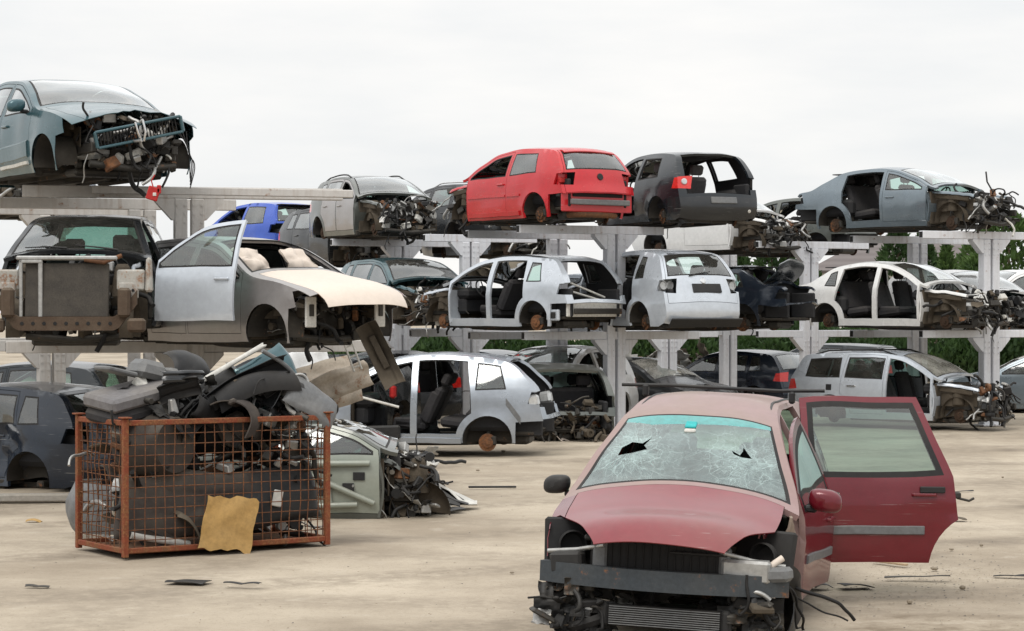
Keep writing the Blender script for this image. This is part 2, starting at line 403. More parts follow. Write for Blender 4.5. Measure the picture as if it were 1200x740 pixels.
class Shape:
    def __init__(s, st, dent=0., seed=0, crush=None):
        s.S = S = STY[st]; E = S['E']
        s.t = np.linspace(0, 8, 321); T = [e[0] for e in E]
        s.x = pchip(T, [e[1] for e in E], s.t); s.z = pchip(T, [e[2] for e in E], s.t); s.b = pchip(T, [e[3] for e in E], s.t)
        s.u = np.concatenate([[0], np.cumsum(np.hypot(np.diff(s.x), np.diff(s.z)))])
        s.xF = max(s.x); s.xR = min(s.x); s.wb = S['wb']; s.dent = dent; s.crush = crush
        rng = random.Random(seed); s.off = Vector((rng.uniform(0, 50), rng.uniform(0, 50), rng.uniform(0, 50)))
        k = (s.t >= 2.3) & (s.t <= 6); s.tx = s.x[k][::-1]; s.tz = s.z[k][::-1]
        s.axf, s.axr = s.wb/2, -s.wb/2
    def at(s, t): return (float(np.interp(t, s.t, s.x)), float(np.interp(t, s.t, s.z)), float(np.interp(t, s.t, s.b)))
    def top(s, x): return float(np.interp(x, s.tx, s.tz))
    def belt(s, x):
        b = s.S['belt']; k = min(1, max(0, (1.0-x)/2.5)); return b[0]+(b[1]-b[0])*k
    def W(s, x, z):
        S = s.S
        x1, x2 = s.axf-.25, s.axr+.25
        P = 1-.15*max(0, (x-x1)/(s.xF-x1))**2.6-.11*max(0, (x2-x)/(x2-s.xR))**2.4
        bl = s.belt(x); q = z-bl; sl = S['sill']
        V = float(np.interp(z, [sl-.05, sl+.02, sl+.16, sl+.42, bl-.16, bl-.03, bl, bl+.2], [.93, .955, .985, 1., .992, .978, .965, .965]))
        w = S['wid']*P*V
        if q > 0: w -= S['tumble']*q+.22*q*q
        for ax in (s.axf, s.axr):
            r = math.hypot(x-ax, z-.31); w += .018*math.exp(-((r-S['arch']-.02)/.05)**2)
        zl = bl-.20; w += .007*math.exp(-((z-zl)/.03)**2)
        return w
    def bend(s, p):
        p = Vector(p)
        if s.dent:
            q = p*2.3+s.off
            p = p+Vector((noise.noise(q), noise.noise(q+Vector((9, 3, 1))), noise.noise(q+Vector((2, 8, 5)))))*s.dent
        if s.crush:
            for (c, r, d) in s.crush:            # a knock: centre, radius, displacement
                k = (p-Vector(c)).length/r
                if k < 1: p = p+Vector(d)*((1-k*k)**2)*(1+.5*noise.noise(p*7+s.off))
        return p
    def side(s, x, z, sg): return s.bend((x, sg*s.W(x, z), z))
    def wrap(s, u, v):
        """u: metres along the edge line, v in -1..1 across"""
        t = float(np.interp(u, s.u, s.t)); x, z, b = s.at(t)
        x0, z0, _ = s.at(t-.03); x1, z1, _ = s.at(t+.03)
        d = Vector((x1-x0, 0, z1-z0)); d.normalize(); n = Vector((-d.z, 0, d.x))
        if n.x*x+n.z*(z-.6) < 0: n = -n
        k = b*(1-abs(v)**2.6)
        return s.bend((x+n.x*k, v*s.W(x, z), z+n.z*k))
    def U(s, t): return float(np.interp(t, s.t, s.u))

VS = .80          # metric scale of v in the wrap plane
def engine_clutter(mb, x0, x1, yh, z0, z1, rng, n=60, block=True):
    """slots: 0 plastic 1 dark metal 2 alu 3 rust 4 mud 5 white 6 rubber 7 red"""
    cx, cz = (x0+x1)/2, (z0+z1)/2; L, H = x1-x0, z1-z0
    if block:
        mb.box((cx, .08, cz-.02*H), (L*.55, yh*.95, H*.62), 1, bev=.03, rot=(0, .12, 0))
        mb.box((cx-.02, .10, z1-.16*H), (L*.42, yh*.8, H*.18), 0, bev=.03, rot=(0, .1, 0))
        mb.box((cx+.03, -.42*yh/.7, cz-.1*H), (L*.5, yh*.5, H*.5), 2, bev=.05, rot=(.1, 0, .15))
        mb.lathe([(0, -.03), (.10, -.03), (.10, .03), (.05, .03), (.05, .0), (0, .0)], (cx+.1, yh*.62, cz), 'Y', 18, 2)
        mb.lathe([(0, -.02), (.07, -.02), (.07, .02), (0, .02)], (cx-.08, yh*.64, cz-.1), 'Y', 16, 1)
        for k in range(4):
            y = -.3*yh+k*.2*yh
            mb.tube([(cx+.05, y, z1-.12*H), (cx+L*.25, y+.02, z1-.1*H), (cx+L*.36, y+.03, cz)], .022, 2, 8)
    for i in range(n):
        p = Vector((rng.uniform(x0, x1), rng.uniform(-yh, yh), rng.uniform(z0, z1)))
        if rng.random() < .45: p.x = x1-abs(rng.gauss(0, .12))*L
        m = rng.choices([0, 1, 2, 3, 4, 5, 6], [30, 20, 15, 8, 12, 6, 10])[0]; k = rng.random()
        rot = (rng.uniform(-.6, .6), rng.uniform(-.6, .6), rng.uniform(-.8, .8))
        if k < .28:
            mb.box(p, (rng.uniform(.04, .2), rng.uniform(.05, .22), rng.uniform(.03, .15)), m, bev=.012, rot=rot, taper=rng.uniform(.7, 1))
        elif k < .42:
            r = rng.uniform(.025, .09)
            T = Matrix.Translation(p) @ Matrix.Rotation(rng.uniform(0, 3), 4, rng.choice('XYZ'))
            mb.lathe([(0, -.03), (r, -.03), (r*1.05, 0), (r, .03), (r*.5, .035), (r*.45, .01), (0, .01)], (0, 0, 0), 'Y', 14, m, T)
        elif k < .78:
            q = p.copy(); q.z = max(q.z, z0+.2*H); d = Vector((rng.uniform(-1, 1), rng.uniform(-1, 1), rng.uniform(-.8, .5))).normalized(); path = [q.copy()]
            for _ in range(rng.randint(4, 8)):
                d = (d+Vector((rng.uniform(-.7, .7), rng.uniform(-.7, .7), rng.uniform(-.8, .5)))).normalized(); q = q+d*.075; path.append(q.copy())
            mb.tube(smooth_path(path), rng.choice([.008, .012, .016, .022, .03]), rng.choice([0, 6, 6, 1, 2, 5 if rng.random() < .15 else 0]), 6)
        else:
            T = Matrix.Translation(p) @ Matrix.Rotation(rng.uniform(0, 6), 4, 'Z') @ Matrix.Rotation(rng.uniform(-1, 1), 4, 'X')
            w, h = rng.uniform(.08, .25), rng.uniform(.06, .2); sd = rng.uniform(0, 90); am = rng.uniform(.02, .07)
            mb.grid(lambda a, b: ((a-.5)*w, (b-.5)*h, am*noise.noise(Vector((a*2.5+sd, b*2.5, sd)))), 5, 4, m, .004, T)
def smooth_path(P, k=3):
    P = [Vector(p) for p in P]
    for _ in range(k-1):
        o = [P[0]]
        for a, b in zip(P[:-1], P[1:]): o += [a*.75+b*.25, a*.25+b*.75]
        P = o+[P[-1]]
    return P
CL = ['plastic', 'metal_dark', 'alu', 'rust', 'mud', 'white_pl', 'rubber', 'red_pl']

def seat(parent, x, y, z, mat='fabric', recl=.28, rest=True, bench=0.):
    mb = MB(); w = .50 if not bench else bench
    mb.box((x, y, z+.08), (.52, w, .16), 0, bev=.06, rot=(0, -.12, 0))
    T = Matrix.Translation((x-.24, y, z+.10)) @ Matrix.Rotation(-recl, 4, 'Y')
    mb.box((0, 0, .31), (.14, w, .62), 0, T=T, bev=.06, taper=.94)
    if not bench:
        for k in (-1, 1): mb.box((.03, k*(w/2-.05), .28), (.15, .10, .50), 0, T=T, bev=.04); mb.box((x+.02, y+k*(w/2-.05), z+.12), (.46, .10, .15), 0, bev=.05)
    o = mb.build('seat', mat, parent)
    if rest:
        for yy in ([0] if not bench else [-bench*.3, bench*.3]):
            h = MB()
            for k in (-.07, .07): h.tube([T @ Vector((0, yy+k, .6)), T @ Vector((0, yy+k, .72))], .008, 0, 6)
            h.box((0, yy, .76), (.11, .26, .19), 0, T=T, bev=.05)
            h.build('headrest', mat, o)
    return o

def car(name, label, cat, st, body, u, p, yaw, z, ref, group='wrecked cars in the scrapyard', drop=(), mats=None, dent=.012, crush=None, seed=1,
        step=.085, roll=0., pitch=0., interior=True, eng=130, extra_wrap=(), extra_side=(), junk=True, disc='hub', glassm='glass', hood_t=2.0, hood_v=.80, rlean=.03, ringw=.022, fabric='fabric',
        gone_side=None, xyz=None, add=(), x1off=0., blk=True, wheels=False):
    """one car: ref (local x, y) stands at photo column u where the scale is p px/m; drop lists the panels that are missing;
    '<class>@L' or '@R' drops on one side of the car only"""
    sh = Shape(st, dent, seed, crush); S = sh.S; rng = random.Random(seed*77+5); mats = mats or {}
    ya = R(yaw)
    if xyz is None:
        wx, wy = px(u, p), dep(p); c, s_ = math.cos(ya), math.sin(ya)
        loc = (wx-(ref[0]*c-ref[1]*s_), wy-(ref[0]*s_+ref[1]*c), z)
    else: loc = xyz
    root = empty(name, loc, (R(roll), R(pitch), ya), label, cat, group)
    root.rotation_mode = 'XYZ'
    has = lambda k, side=None: k not in drop and (side is None or f'{k}@{side}' not in drop)
    wf, wr = S['winf'], S['winr']; rail = S['rail']; xA = sh.axf-.44; xB = S['xB']; sill = S['sill']; Ra = S['arch']
    zt = lambda x, off=rail: max(sh.belt(x)+.012, sh.top(x)-off)
    def winpoly(xa, xb, lean0=.0, lean1=.0, off=rail, lift=.012):
        pts = [(xa, sh.belt(xa)+lift)]
        n = 12
        for i in range(n+1):
            x = (xa-lean0)+((xb+lean1)-(xa-lean0))*i/n; zz = sh.top(x)-off
            if zz > sh.belt(x)+.03: pts.append((x, zz))
        pts.append((xb, sh.belt(xb)+lift)); return pts
    dz = sill+.10
    xt0 = [x for x in np.linspace(sh.axf+.3, -.5, 120) if sh.top(x)-.035 > sh.belt(x)+.005]
    fd = [(xA, dz), (xA, sh.belt(xA)-.02)]
    xs = np.linspace(min(xt0[0], xA-.01), xB, 14)
    fd += [(x, max(sh.belt(x)-.01, sh.top(x)-.035)) for x in xs]+[(xB, dz)]
    rd = None
    if S['doors'] == 4:
        xe = S['doorr']; xr0 = xB-.03
        rd = [(xr0, dz)]+[(x, sh.top(x)-.035) for x in np.linspace(xr0, xe+.02+rlean, 9)]+[(xe-.02, sh.belt(xe))]
        for a in np.linspace(62, -4, 8):
            q = (sh.axr+(Ra+.075)*math.cos(R(a)), .31+(Ra+.075)*math.sin(R(a)))
            if q[1] > dz+.01: rd.append(q)
        rd.append((sh.axr+math.sqrt(max(.01, (Ra+.075)**2-(dz-.31)**2)), dz))
    dom = [(float(a), float(b)) for a, b in zip(sh.x[::4], sh.z[::4])]
    n = len(dom); zb = sill
    dom = dom+[(sh.axr-Ra-.2, zb), (sh.axf+Ra+.2, zb)]
    circ = lambda cx, r: [(cx+r*math.cos(R(a)), .31+r*math.sin(R(a))) for a in range(0, 360, 12)]
    bnd = {}
    def glaze(layers, nm, poly, door=None, ring=None):
        ring = ring or ringw; layers.append((nm, inset(poly, ring))); layers.append(('seal_'+nm, poly))
    for sg, sd in ((1, 'L'), (-1, 'R')):
        layers = [(None, circ(sh.axf, Ra)), (None, circ(sh.axr, Ra))]
        layers += [l for l in extra_side if l[0] is None or True] if extra_side else []
        wF = winpoly(wf[0], wf[1], .0, .0)
        if has('door_f', sd):
            glaze(layers, 'win_f', wF)
            layers += [('door_f', inset(fd, .007)), (None, fd)]
        else: layers += [(None, inset(fd, .035))]
        if rd:
            if has('door_r', sd):
                glaze(layers, 'win_r', winpoly(wr[0], wr[1], .0, rlean))
                layers += [('door_r', inset(rd, .007)), (None, rd)]
            else: layers += [(None, inset(rd, .035))]
        else: glaze(layers, 'win_r', winpoly(wr[0], wr[1], .0, .10))
        if S['quarter']: glaze(layers, 'win_q', winpoly(S['quarter'][0], S['quarter'][1], .02, .10 if st != 'estate' else .05))
        layers += [('tail_lamp', [(sh.xR-.2, sh.belt(-1.8)-.02), (sh.xR+.20, sh.belt(-1.8)-.03), (sh.xR+.26, sh.belt(-1.8)-.22), (sh.xR-.2, sh.belt(-1.8)-.25)])]
        layers += [('bumper_r', [(sh.xR-.2, .62), (sh.axr-Ra-.05, .60), (sh.axr-Ra-.05, .0), (sh.xR-.2, .0)])]
        layers += [('fascia', [(sh.axf+Ra+.02, 0), (sh.axf+Ra+.02, .60), (sh.xF-.12, .66), (sh.xF+.3, .74), (sh.xF+.3, 0)]),
                   ('head_lamp', [(sh.xF-.34, .62), (sh.xF-.40, .80), (sh.xF+.2, .88), (sh.xF+.2, .60)])]
        fz = [(xA+.004, sill-.05), (xA+.004, 1.4), (sh.xF+.4, 1.4), (sh.xF+.4, sill-.05)]
        layers += [('fender', inset(fz, .003))]
        if gone_side and sd in gone_side: continue
        V, cls = subdivide(dom, layers, step)
        for k, tr in cls.items(): bnd[(k, sd)] = ([sh.side(x, zz, sg) for x, zz in V], tr, sg > 0)
    # the surfaces across the car
    u0, u1 = sh.U(0), sh.U(8)
    dom = [(u0, -VS), (u1, -VS), (u1, VS), (u0, VS)]
    U = sh.U
    def band(ta, tb, va, vb=None): vb = va if vb is None else vb; return [(U(ta), -va*VS), (U(tb), -vb*VS), (U(tb), vb*VS), (U(ta), va*VS)]
    layers = list((nm, [(U(a), b*VS) for a, b in pl]) for nm, pl in extra_wrap)
    glaze(layers, 'windscreen', band(3.06, 3.95, .93, .90), ring=.03)
    if S['hatch']:
        for sg in (1, -1): layers.append(('tail_lamp', [(U(6.02), sg*.66*VS), (U(6.02), sg*1.01*VS), (U(6.55), sg*1.01*VS), (U(6.60), sg*.72*VS)]))
        bl = band(5.12, 5.92, .86, .88)
        if has('hatch'):
            glaze(layers, 'rear_win', bl); hp = band(5.03, 6.98, .93, .93); layers += [('hatch', inset(hp, .007)), (None, hp)]
        else: layers += [(None, band(5.06, 6.85, .86, .82))]
    else:
        glaze(layers, 'rear_win', band(5.08, 5.92, .88, .88))
        for sg in (1, -1): layers.append(('tail_lamp', [(U(6.62), sg*.55*VS), (U(6.62), sg*1.01*VS), (U(6.95), sg*1.01*VS), (U(6.95), sg*.55*VS)]))
        hp = band(6.0, 6.97, .86, .86)
        layers += ([('hatch', inset(hp, .007)), (None, hp)] if has('hatch') else [(None, inset(hp, .01))])
    layers.append(('bumper_r', band(7.0, 8.0, 1.01)))
    hd = [(U(hood_t), -hood_v*VS), (U(2.35), -.88*VS), (U(2.97), -.88*VS), (U(2.97), .88*VS), (U(2.35), .88*VS), (U(hood_t), hood_v*VS)]
    layers += [('hood', inset(hd, .006)), (None if has('hood') else 'gutter', hd)]
    for sg in (1, -1): layers.append(('head_lamp', [(U(1.62), sg*.50*VS), (U(1.62), sg*1.01*VS), (U(2.0), sg*1.01*VS), (U(2.0), sg*.55*VS)]))
    layers += [('fascia', band(0, 2.0, 1.01)), ('fender', band(2.0, 2.93, 1.01))]
    V, cls = subdivide(dom, layers, step)
    for k, tr in cls.items(): bnd[(k, 'C')] = ([sh.wrap(a, b/VS) for a, b in V], tr, None)
    # collect the classes into parts
    def outward(P, tr):
        q = tr[:60]; sgn = 0
        for t in q:
            nrm = (P[t[1]]-P[t[0]]).cross(P[t[2]]-P[t[0]]); c = (P[t[0]]+P[t[1]]+P[t[2]])/3-Vector((0, 0, .7)); sgn += nrm.dot(c*Vector((.25, 1, 1)) if False else c)
        return sgn < 0
    DEF = dict(fender=('front_wing', body), hood=('bonnet', body), hatch=('tailgate' if S['hatch'] else 'boot_lid', body), fascia=('front_bumper', body), bumper_r=('rear_bumper', body),
               head_lamp=('headlight', 'lamp_clear'), tail_lamp=('tail_light', 'lens'))
    bm_ = MB(); parts = {}
    def put(mb, key, thick, m=0, mi=None):
        P, tr, _ = bnd[key]; mb.panel(P, tr, thick, m, mi, flip=outward(P, tr))
    for sd in 'LRC':
        for k in ('body', 'recess', 'gutter'):
            if k == 'gutter': continue
            if (k, sd) in bnd: put(bm_, (k, sd), .045 if k == 'body' else .01, 0, 1)
    bo = bm_.build('body_shell', [mats.get('body', body), 'interior'], root)
    for k, (nm, mat) in DEF.items():
        if not has(k): continue
        if k in ('fender', 'head_lamp', 'tail_lamp'):          # one each side
            for sd, sg in (('L', 1), ('R', -1)):
                if not has(k, sd): continue
                mb = MB(); any_ = False
                if (k, sd) in bnd: put(mb, (k, sd), .006); any_ = True
                if (k, 'C') in bnd:
                    P, tr, _ = bnd[(k, 'C')]; tr = [t for t in tr if sg*(P[t[0]].y+P[t[1]].y+P[t[2]].y) > 0]
                    if tr: mb.panel(P, tr, .006, flip=outward(P, tr)); any_ = True
                if any_: parts[(k, sd)] = mb.build(nm, mats.get(f'{k}@{sd}', mats.get(k, mat)), root)
        else:
            mb = MB(); any_ = False
            for sd in 'CLR':
                if (k, sd) in bnd: put(mb, (k, sd), .008); any_ = True
            if any_: parts[(k, 'C')] = mb.build(nm, mats.get(k, mat), root)
    for sd, sg in (('L', 1), ('R', -1)):
        for dk, wk in (('door_f', 'win_f'), ('door_r', 'win_r')):
            par = root
            if (dk, sd) in bnd:
                mb = MB(); put(mb, (dk, sd), .035)
                par = parts[(dk, sd)] = mb.build('door', mats.get(f'{dk}@{sd}', mats.get(dk, body)), root)
                hx = xB+.17 if dk == 'door_f' else S['doorr']+.22
                hz = sh.belt(hx)-.13; hb = MB(); w = sh.W(hx, hz)
                if has('handle'):
                    hb.box((hx, sg*(w+.022), hz), (.19, .022, .026), 0, bev=.009); hb.box((hx-.085, sg*(w+.008), hz), (.03, .03, .03), 0, bev=.008); hb.box((hx+.085, sg*(w+.008), hz), (.03, .03, .03), 0, bev=.008)
                    hb.build('handle', mats.get('handle', mats.get(dk, body)), par)
            if (wk, sd) in bnd and has(wk, sd):
                mb = MB(); P, tr, _ = bnd[(wk, sd)]; fl = outward(P, tr); mb.panel(P, tr, 0, 0, flip=fl)
                parts[(wk, sd)] = mb.build('side_window', mats.get(f'{wk}@{sd}', mats.get(wk, glassm)), par)
            if ('seal_'+wk, sd) in bnd:
                mb = MB(); put(mb, ('seal_'+wk, sd), .02); mb.build('window_seal', 'rubber', par)
        if ('win_q', sd) in bnd:
            if has('win_q', sd):
                mb = MB(); P, tr, _ = bnd[('win_q', sd)]; mb.panel(P, tr, 0, 0, flip=outward(P, tr)); mb.build('side_window', mats.get('win_q', glassm), root)
            mb = MB(); put(mb, ('seal_win_q', sd), .02); mb.build('window_seal', 'rubber', root)
    for k, nm in (('windscreen', 'windscreen'), ('rear_win', 'rear_window')):
        par = parts.get(('hatch', 'C'), root) if k == 'rear_win' and S['hatch'] else root
        if (k, 'C') in bnd and has(k):
            mb = MB(); P, tr, _ = bnd[(k, 'C')]; mb.panel(P, tr, 0, 0, flip=outward(P, tr)); parts[(k, 'C')] = mb.build(nm, mats.get(k, glassm), par)
        if ('seal_'+k, 'C') in bnd: mb = MB(); put(mb, ('seal_'+k, 'C'), .015); mb.build('window_seal', 'rubber', par)
    for sd in 'LRC':
        for key in [q for q in bnd if q[1] == sd and q[0] not in DEF and q[0].split('_')[0] not in ('seal', 'win', 'door', 'body', 'gutter', 'recess', 'rear', 'windscreen')]:
            if not has(key[0]): continue
            mb = MB(); put(mb, key, .012); parts[key] = mb.build(key[0], mats.get(key[0], 'plastic'), root)
    # underside, wheel housings, bulkhead
    zf = sill+.03; wi = S['wid']-.10
    mb = MB()
    xr_, xf_ = sh.xR+.18, sh.axf-Ra-.10
    mb.box(((sh.axr+Ra+.06+xf_)/2, 0, zf), (xf_-sh.axr-Ra-.06, 2*wi, .05), 0, bev=.01)
    mb.box(((xr_+sh.axr+Ra+.05)/2, 0, zf+.12), (sh.axr+Ra+.05-xr_, 2*(wi-.26), .06), 0, bev=.01)
    mb.box(((xr_+sh.axr-Ra-.02)/2, 0, zf+.12), (max(.05, sh.axr-Ra-.02-xr_), 2*wi*.88, .05), 0, bev=.01)
    mb.box((.0, 0, zf-.03), (1.9, .22, .10), 0, bev=.03)
    for k in (-1, 1):
        mb.box(((sh.axr+sh.axf)/2, k*(wi-.02), zf+.0), (sh.wb-2*Ra-.12, .12, .12), 0, bev=.02)
        mb.box((0, k*.42, zf-.04), (2.2, .07, .07), 0, bev=.01)
    mb.tube(smooth_path([(1.0, .1, zf-.07), (.2, .05, zf-.09), (-.7, .08, zf-.08), (-1.1, .3, zf-.05), (sh.xR+.3, .45, zf-.02)]), .035, 1, 8)
    mb.box((sh.xR+.42, .25, zf+.02), (.28, .62, .17), 1, bev=.06)
    mb.box((sh.axr, 0, zf-.01), (.12, 1.25, .09), 1, bev=.02)
    mb.build('floor_pan', ['undertray', 'metal_dark'], root)
    mb = MB()
    mb.box((xf_+.03, 0, (zf+sh.belt(1))/2-.01), (.05, 2*wi*.97, sh.belt(1)-zf-.03), 0, bev=.01)
    mb.build('bulkhead', mats.get('bulkhead', 'mud'), root)
    for sd, sg in (('L', 1), ('R', -1)):
        if gone_side and sd in gone_side: continue
        for ax, isf in ((sh.axf, True), (sh.axr, False)):
            bare = isf and not has('fender', sd); mb = MB(); w1 = sh.W(ax, .7)-(.20 if bare else .035); w0 = w1-(.16 if bare else .30); r = Ra-.005
            k0, k1 = R(-8), R(188); nseg = 16
            prof = [(r, w1), (r-.02, w1-.1), (r-.01, w0)]
            def arc(rr, y): return [(ax+rr*math.cos(k0+(k1-k0)*i/nseg), sg*y, .31+rr*math.sin(k0+(k1-k0)*i/nseg)) for i in range(nseg+1)]
            A, B, C = (arc(*q) for q in prof)
            vs = A+B+C; nn_ = nseg+1
            fs = [(q*nn_+i, q*nn_+i+1, (q+1)*nn_+i+1, (q+1)*nn_+i) for q in range(2) for i in range(nseg)]
            mb.add(vs, fs, 0, True)
            D = arc(r-.01, w0); cpt = [(ax, sg*w0, .31)]
            mb.add(D+cpt, [(i, i+1, nseg+1) for i in range(nseg)], 0, False)
            mb.build('wheel_housing', mats.get('liner', 'mud' if isf and not has('fender', sd) else 'undertray'), root)
            if wheels:
                wm = MB(); y = w1-.05; T = Matrix.Translation((ax, sg*y, .31)) @ Matrix.Rotation(0 if sg > 0 else math.pi, 4, 'Z')
                wm.lathe([(.2, -.14), (.27, -.15), (.305, -.12), (.31, -.05), (.305, .02), (.27, .045), (.2, .035)], m=0, T=T, n=28)
                wo_ = wm.build('wheel', 'rubber', root); wm = MB(); wm.lathe([(.2, .03), (.185, .0), (.18, -.08), (.0, -.08)], m=1, T=T, n=24)
                for q in range(5):
                    a = q*2*math.pi/5; wm.tube([T @ Vector((.03*math.cos(a), .02, .03*math.sin(a))), T @ Vector((.19*math.cos(a), .01, .19*math.sin(a)))], [.03, .022], 0, 6)
                wm.lathe([(.06, .0), (.06, .03), (0, .035)], m=0, T=T, n=14); wm.build('rim', ['alu', 'metal_dark'], wo_)
            elif has('hub'):
                hb = MB(); y = sg*(w1-.13); T = Matrix.Translation((ax+rng.uniform(-.03, .03), y, .30-rng.uniform(.0, .06))) @ Matrix.Rotation(sg*rng.uniform(-.25, .25), 4, 'Z') @ Matrix.Rotation(0 if sg > 0 else math.pi, 4, 'Z')
                hb.lathe([(.05, -.012), (.135, -.012), (.14, -.004), (.14, .008), (.135, .014), (.085, .014), (.085, .045), (.07, .05), (.034, .05), (.032, .065), (0, .065)], m=0, T=T, n=22)
                hb.box((-.10, -.02, .03), (.09, .11, .14), 1, T=T, bev=.02)
                hb.box((0, -.07, .02), (.12, .10, .24), 1, T=T, bev=.03)
                hb.tube([T @ Vector((0, -.10, .08)), Vector((ax-.03, sg*(w0+.08), .62))], .03, 1, 10)
                hb.tube([T @ Vector((0, -.09, -.06)), Vector((ax+.02, sg*(w0-.25), .24))], .026, 1, 8)
                hb.build('brake_hub', [disc, 'metal_dark'], root)
    # cabin
    if interior:
        mb = MB(); zb = sh.belt(.9)
        mb.box((xf_-.14, 0, zb-.13), (.30, 2*wi*.90, .20), 0, bev=.07); mb.box((xf_-.10, 0, zb-.36), (.22, 2*wi*.86, .30), 0, bev=.05)
        mb.box((xf_-.20, 0, zb-.45), (.34, .26, .5), 0, bev=.05); mb.box((.05, 0, zf+.10), (.9, .2, .18), 0, bev=.05)
        mb.build('dashboard', 'interior', root)
        sw = MB(); T = Matrix.Translation((xf_-.40, .36, zb-.05)) @ Matrix.Rotation(R(-62), 4, 'Y')
        sw.tube([T @ Vector((.185*math.cos(a), .185*math.sin(a), 0)) for a in np.linspace(0, 2*math.pi, 24, endpoint=False)], .015, 0, 6, closed=True)
        sw.box((0, 0, -.01), (.13, .15, .05), 0, T=T, bev=.02)
        for a in (0, 2.2, 4.1): sw.tube([T @ Vector((0, 0, 0)), T @ Vector((.18*math.cos(a), .18*math.sin(a), 0))], .012, 0, 6)
        sw.tube([T @ Vector((0, 0, -.02)), T @ Vector((0, 0, -.3))], .03, 0, 8)
        sw.build('steering_wheel', 'interior', root)
        for y in (.36, -.36):
            if has('seat'): seat(root, .02+rng.uniform(-.08, .05), y, zf+.16, fabric, .26+rng.uniform(-.1, .25))
        if has('bench'): seat(root, -.78, 0, zf+.18, fabric, .38, True, 1.22)
        mb = MB()
        for sg in (1, -1):
            mb.box((sh.axr, sg*(wi-.16), .62), (.75, .22, .34), 0, bev=.08)
            mb.box((sh.xR+.30, sg*(wi-.16), .62), (.5, .08, .5), 0, bev=.03)
        mb.box((-.9, 0, sh.S['E'][9][2]+.0), (1.5, .95, .02), 0, bev=.008)
        mb.build('inner_trim', 'interior', root)
    # engine bay and front structure
    if junk:
        x0, x1 = xf_+.08, sh.xF-.22-x1off; zh = sh.top(sh.axf)
        for sg in (1, -1):
            mb = MB()
            mb.box(((x0+x1)/2, sg*.52, .46), (x1-x0+.06, .075, .12), 1, bev=.015)
            mb.box(((x0+x1)/2-.15, sg*.66, zh-.16), (x1-x0-.30, .05, .09), 4, bev=.012, rot=(0, .10, 0))
            mb.grid(lambda a, b: (x0+(x1-x0-.25)*a, sg*(.60+.05*math.sin(a*6)), .48+(zh-.68)*b), 8, 4, 4, .006)
            mb.lathe([(.0, .08), (.06, .08), (.085, .04), (.12, -.10), (.13, -.30)], (sh.axf-.02, sg*.56, zh-.12), 'Z', 18, 4)
            mb.build('inner_wing', CL, root)
            if not has('fender', 'L' if sg > 0 else 'R'):
                mb = MB(); mb.grid(lambda a, b: (x0-.06+(x1-x0-.12)*a, sg*(.70-.05*a+.015*math.sin(9*a)+.05*(b-.5)), sh.top(x0)-.10-.10*a*a+.02*noise.noise(Vector((a*5, seed, 0)))-.11*max(0, abs(b-.5)*2-.6)), 12, 6, 0, .012); mb.build('wing_rail', mats.get('fender', body), root)
                mb = MB(); mb.grid(lambda a, b: (x0-.10+.05*math.sin(3*b), sg*(.60+.26*a), sill+.06+(sh.top(x0)-.20-sill)*b), 4, 8, 0, .03); mb.build('hinge_panel', mats.get('body', body), root)
        if eng: mb = MB(); engine_clutter(mb, x0, x1, .60, .26, zh-.06, rng, eng, blk); mb.build('engine', CL, root)
        if 'beam' in add:
            mb = MB(); mb.grid(lambda a, b: (x1+.14-.16*(2*a-1)**2, (2*a-1)*.64, .44+.12*b+.0), 12, 1, 0, .05); mb.build('bumper_beam', mats.get('beam', 'metal_dark'), root)
        if 'radiator' in add:
            mb = MB(); mb.box((x1+.02, 0, .52), (.05, .86, .50), 0, bev=.01, rot=(0, -.08, .05)); mb.box((x1+.02, 0, .79), (.07, .9, .05), 1, bev=.012, rot=(0, 0, .05)); mb.box((x1+.02, 0, .26), (.08, 1.0, .07), 1, bev=.012)
            mb.build('radiator', [mats.get('radiator', 'metal_dark'), 'plastic'], root)
        mb = MB(); mb.box((x0+.25, 0, .20), (.35, 1.0, .09), 0, bev=.03); mb.tube([(x1-.05, -.55, .27), (x1-.02, 0, .22), (x1-.05, .55, .27)], .045, 0, 8); mb.build('subframe', 'metal_dark', root)
    root['_'] = 0; del root['_']
    return root, sh, parts
def mirror_cap(sh, root, sg, mat, sty=1., par=None):
    S = sh.S; x = S['winf'][0]-.08; z = sh.belt(x)+.06; w = sh.W(x, z); mb = MB()
    c = Vector((x, sg*(w+.15), z+.04)); T = Matrix.Translation(c) @ Matrix.Rotation(sg*.15, 4, 'Z')
    pw_ = lambda v, e: math.copysign(abs(v)**e, v)
    def cap(a, b):
        t, q = a*2*math.pi, (b-.5)*math.pi
        X = .075*math.sin(q); r = math.cos(q)**.55
        if X < -.04: X = -.04
        return (X, .115*sty*r*pw_(math.cos(t), .75), .08*sty*r*pw_(math.sin(t), .75)-.015*math.cos(t)*sg)
    mb.grid(cap, 24, 12, 0, 0, T); mb.box((-.043, 0, 0), (.008, .18*sty, .115*sty), 2, T=T, bev=.003)
    mb.box((x-.01, sg*(w+.03), z-.03), (.06, .12, .05), 1, bev=.018)
    return mb.build('wing_mirror', [mat, 'plastic', 'glass_dark'], par or root)
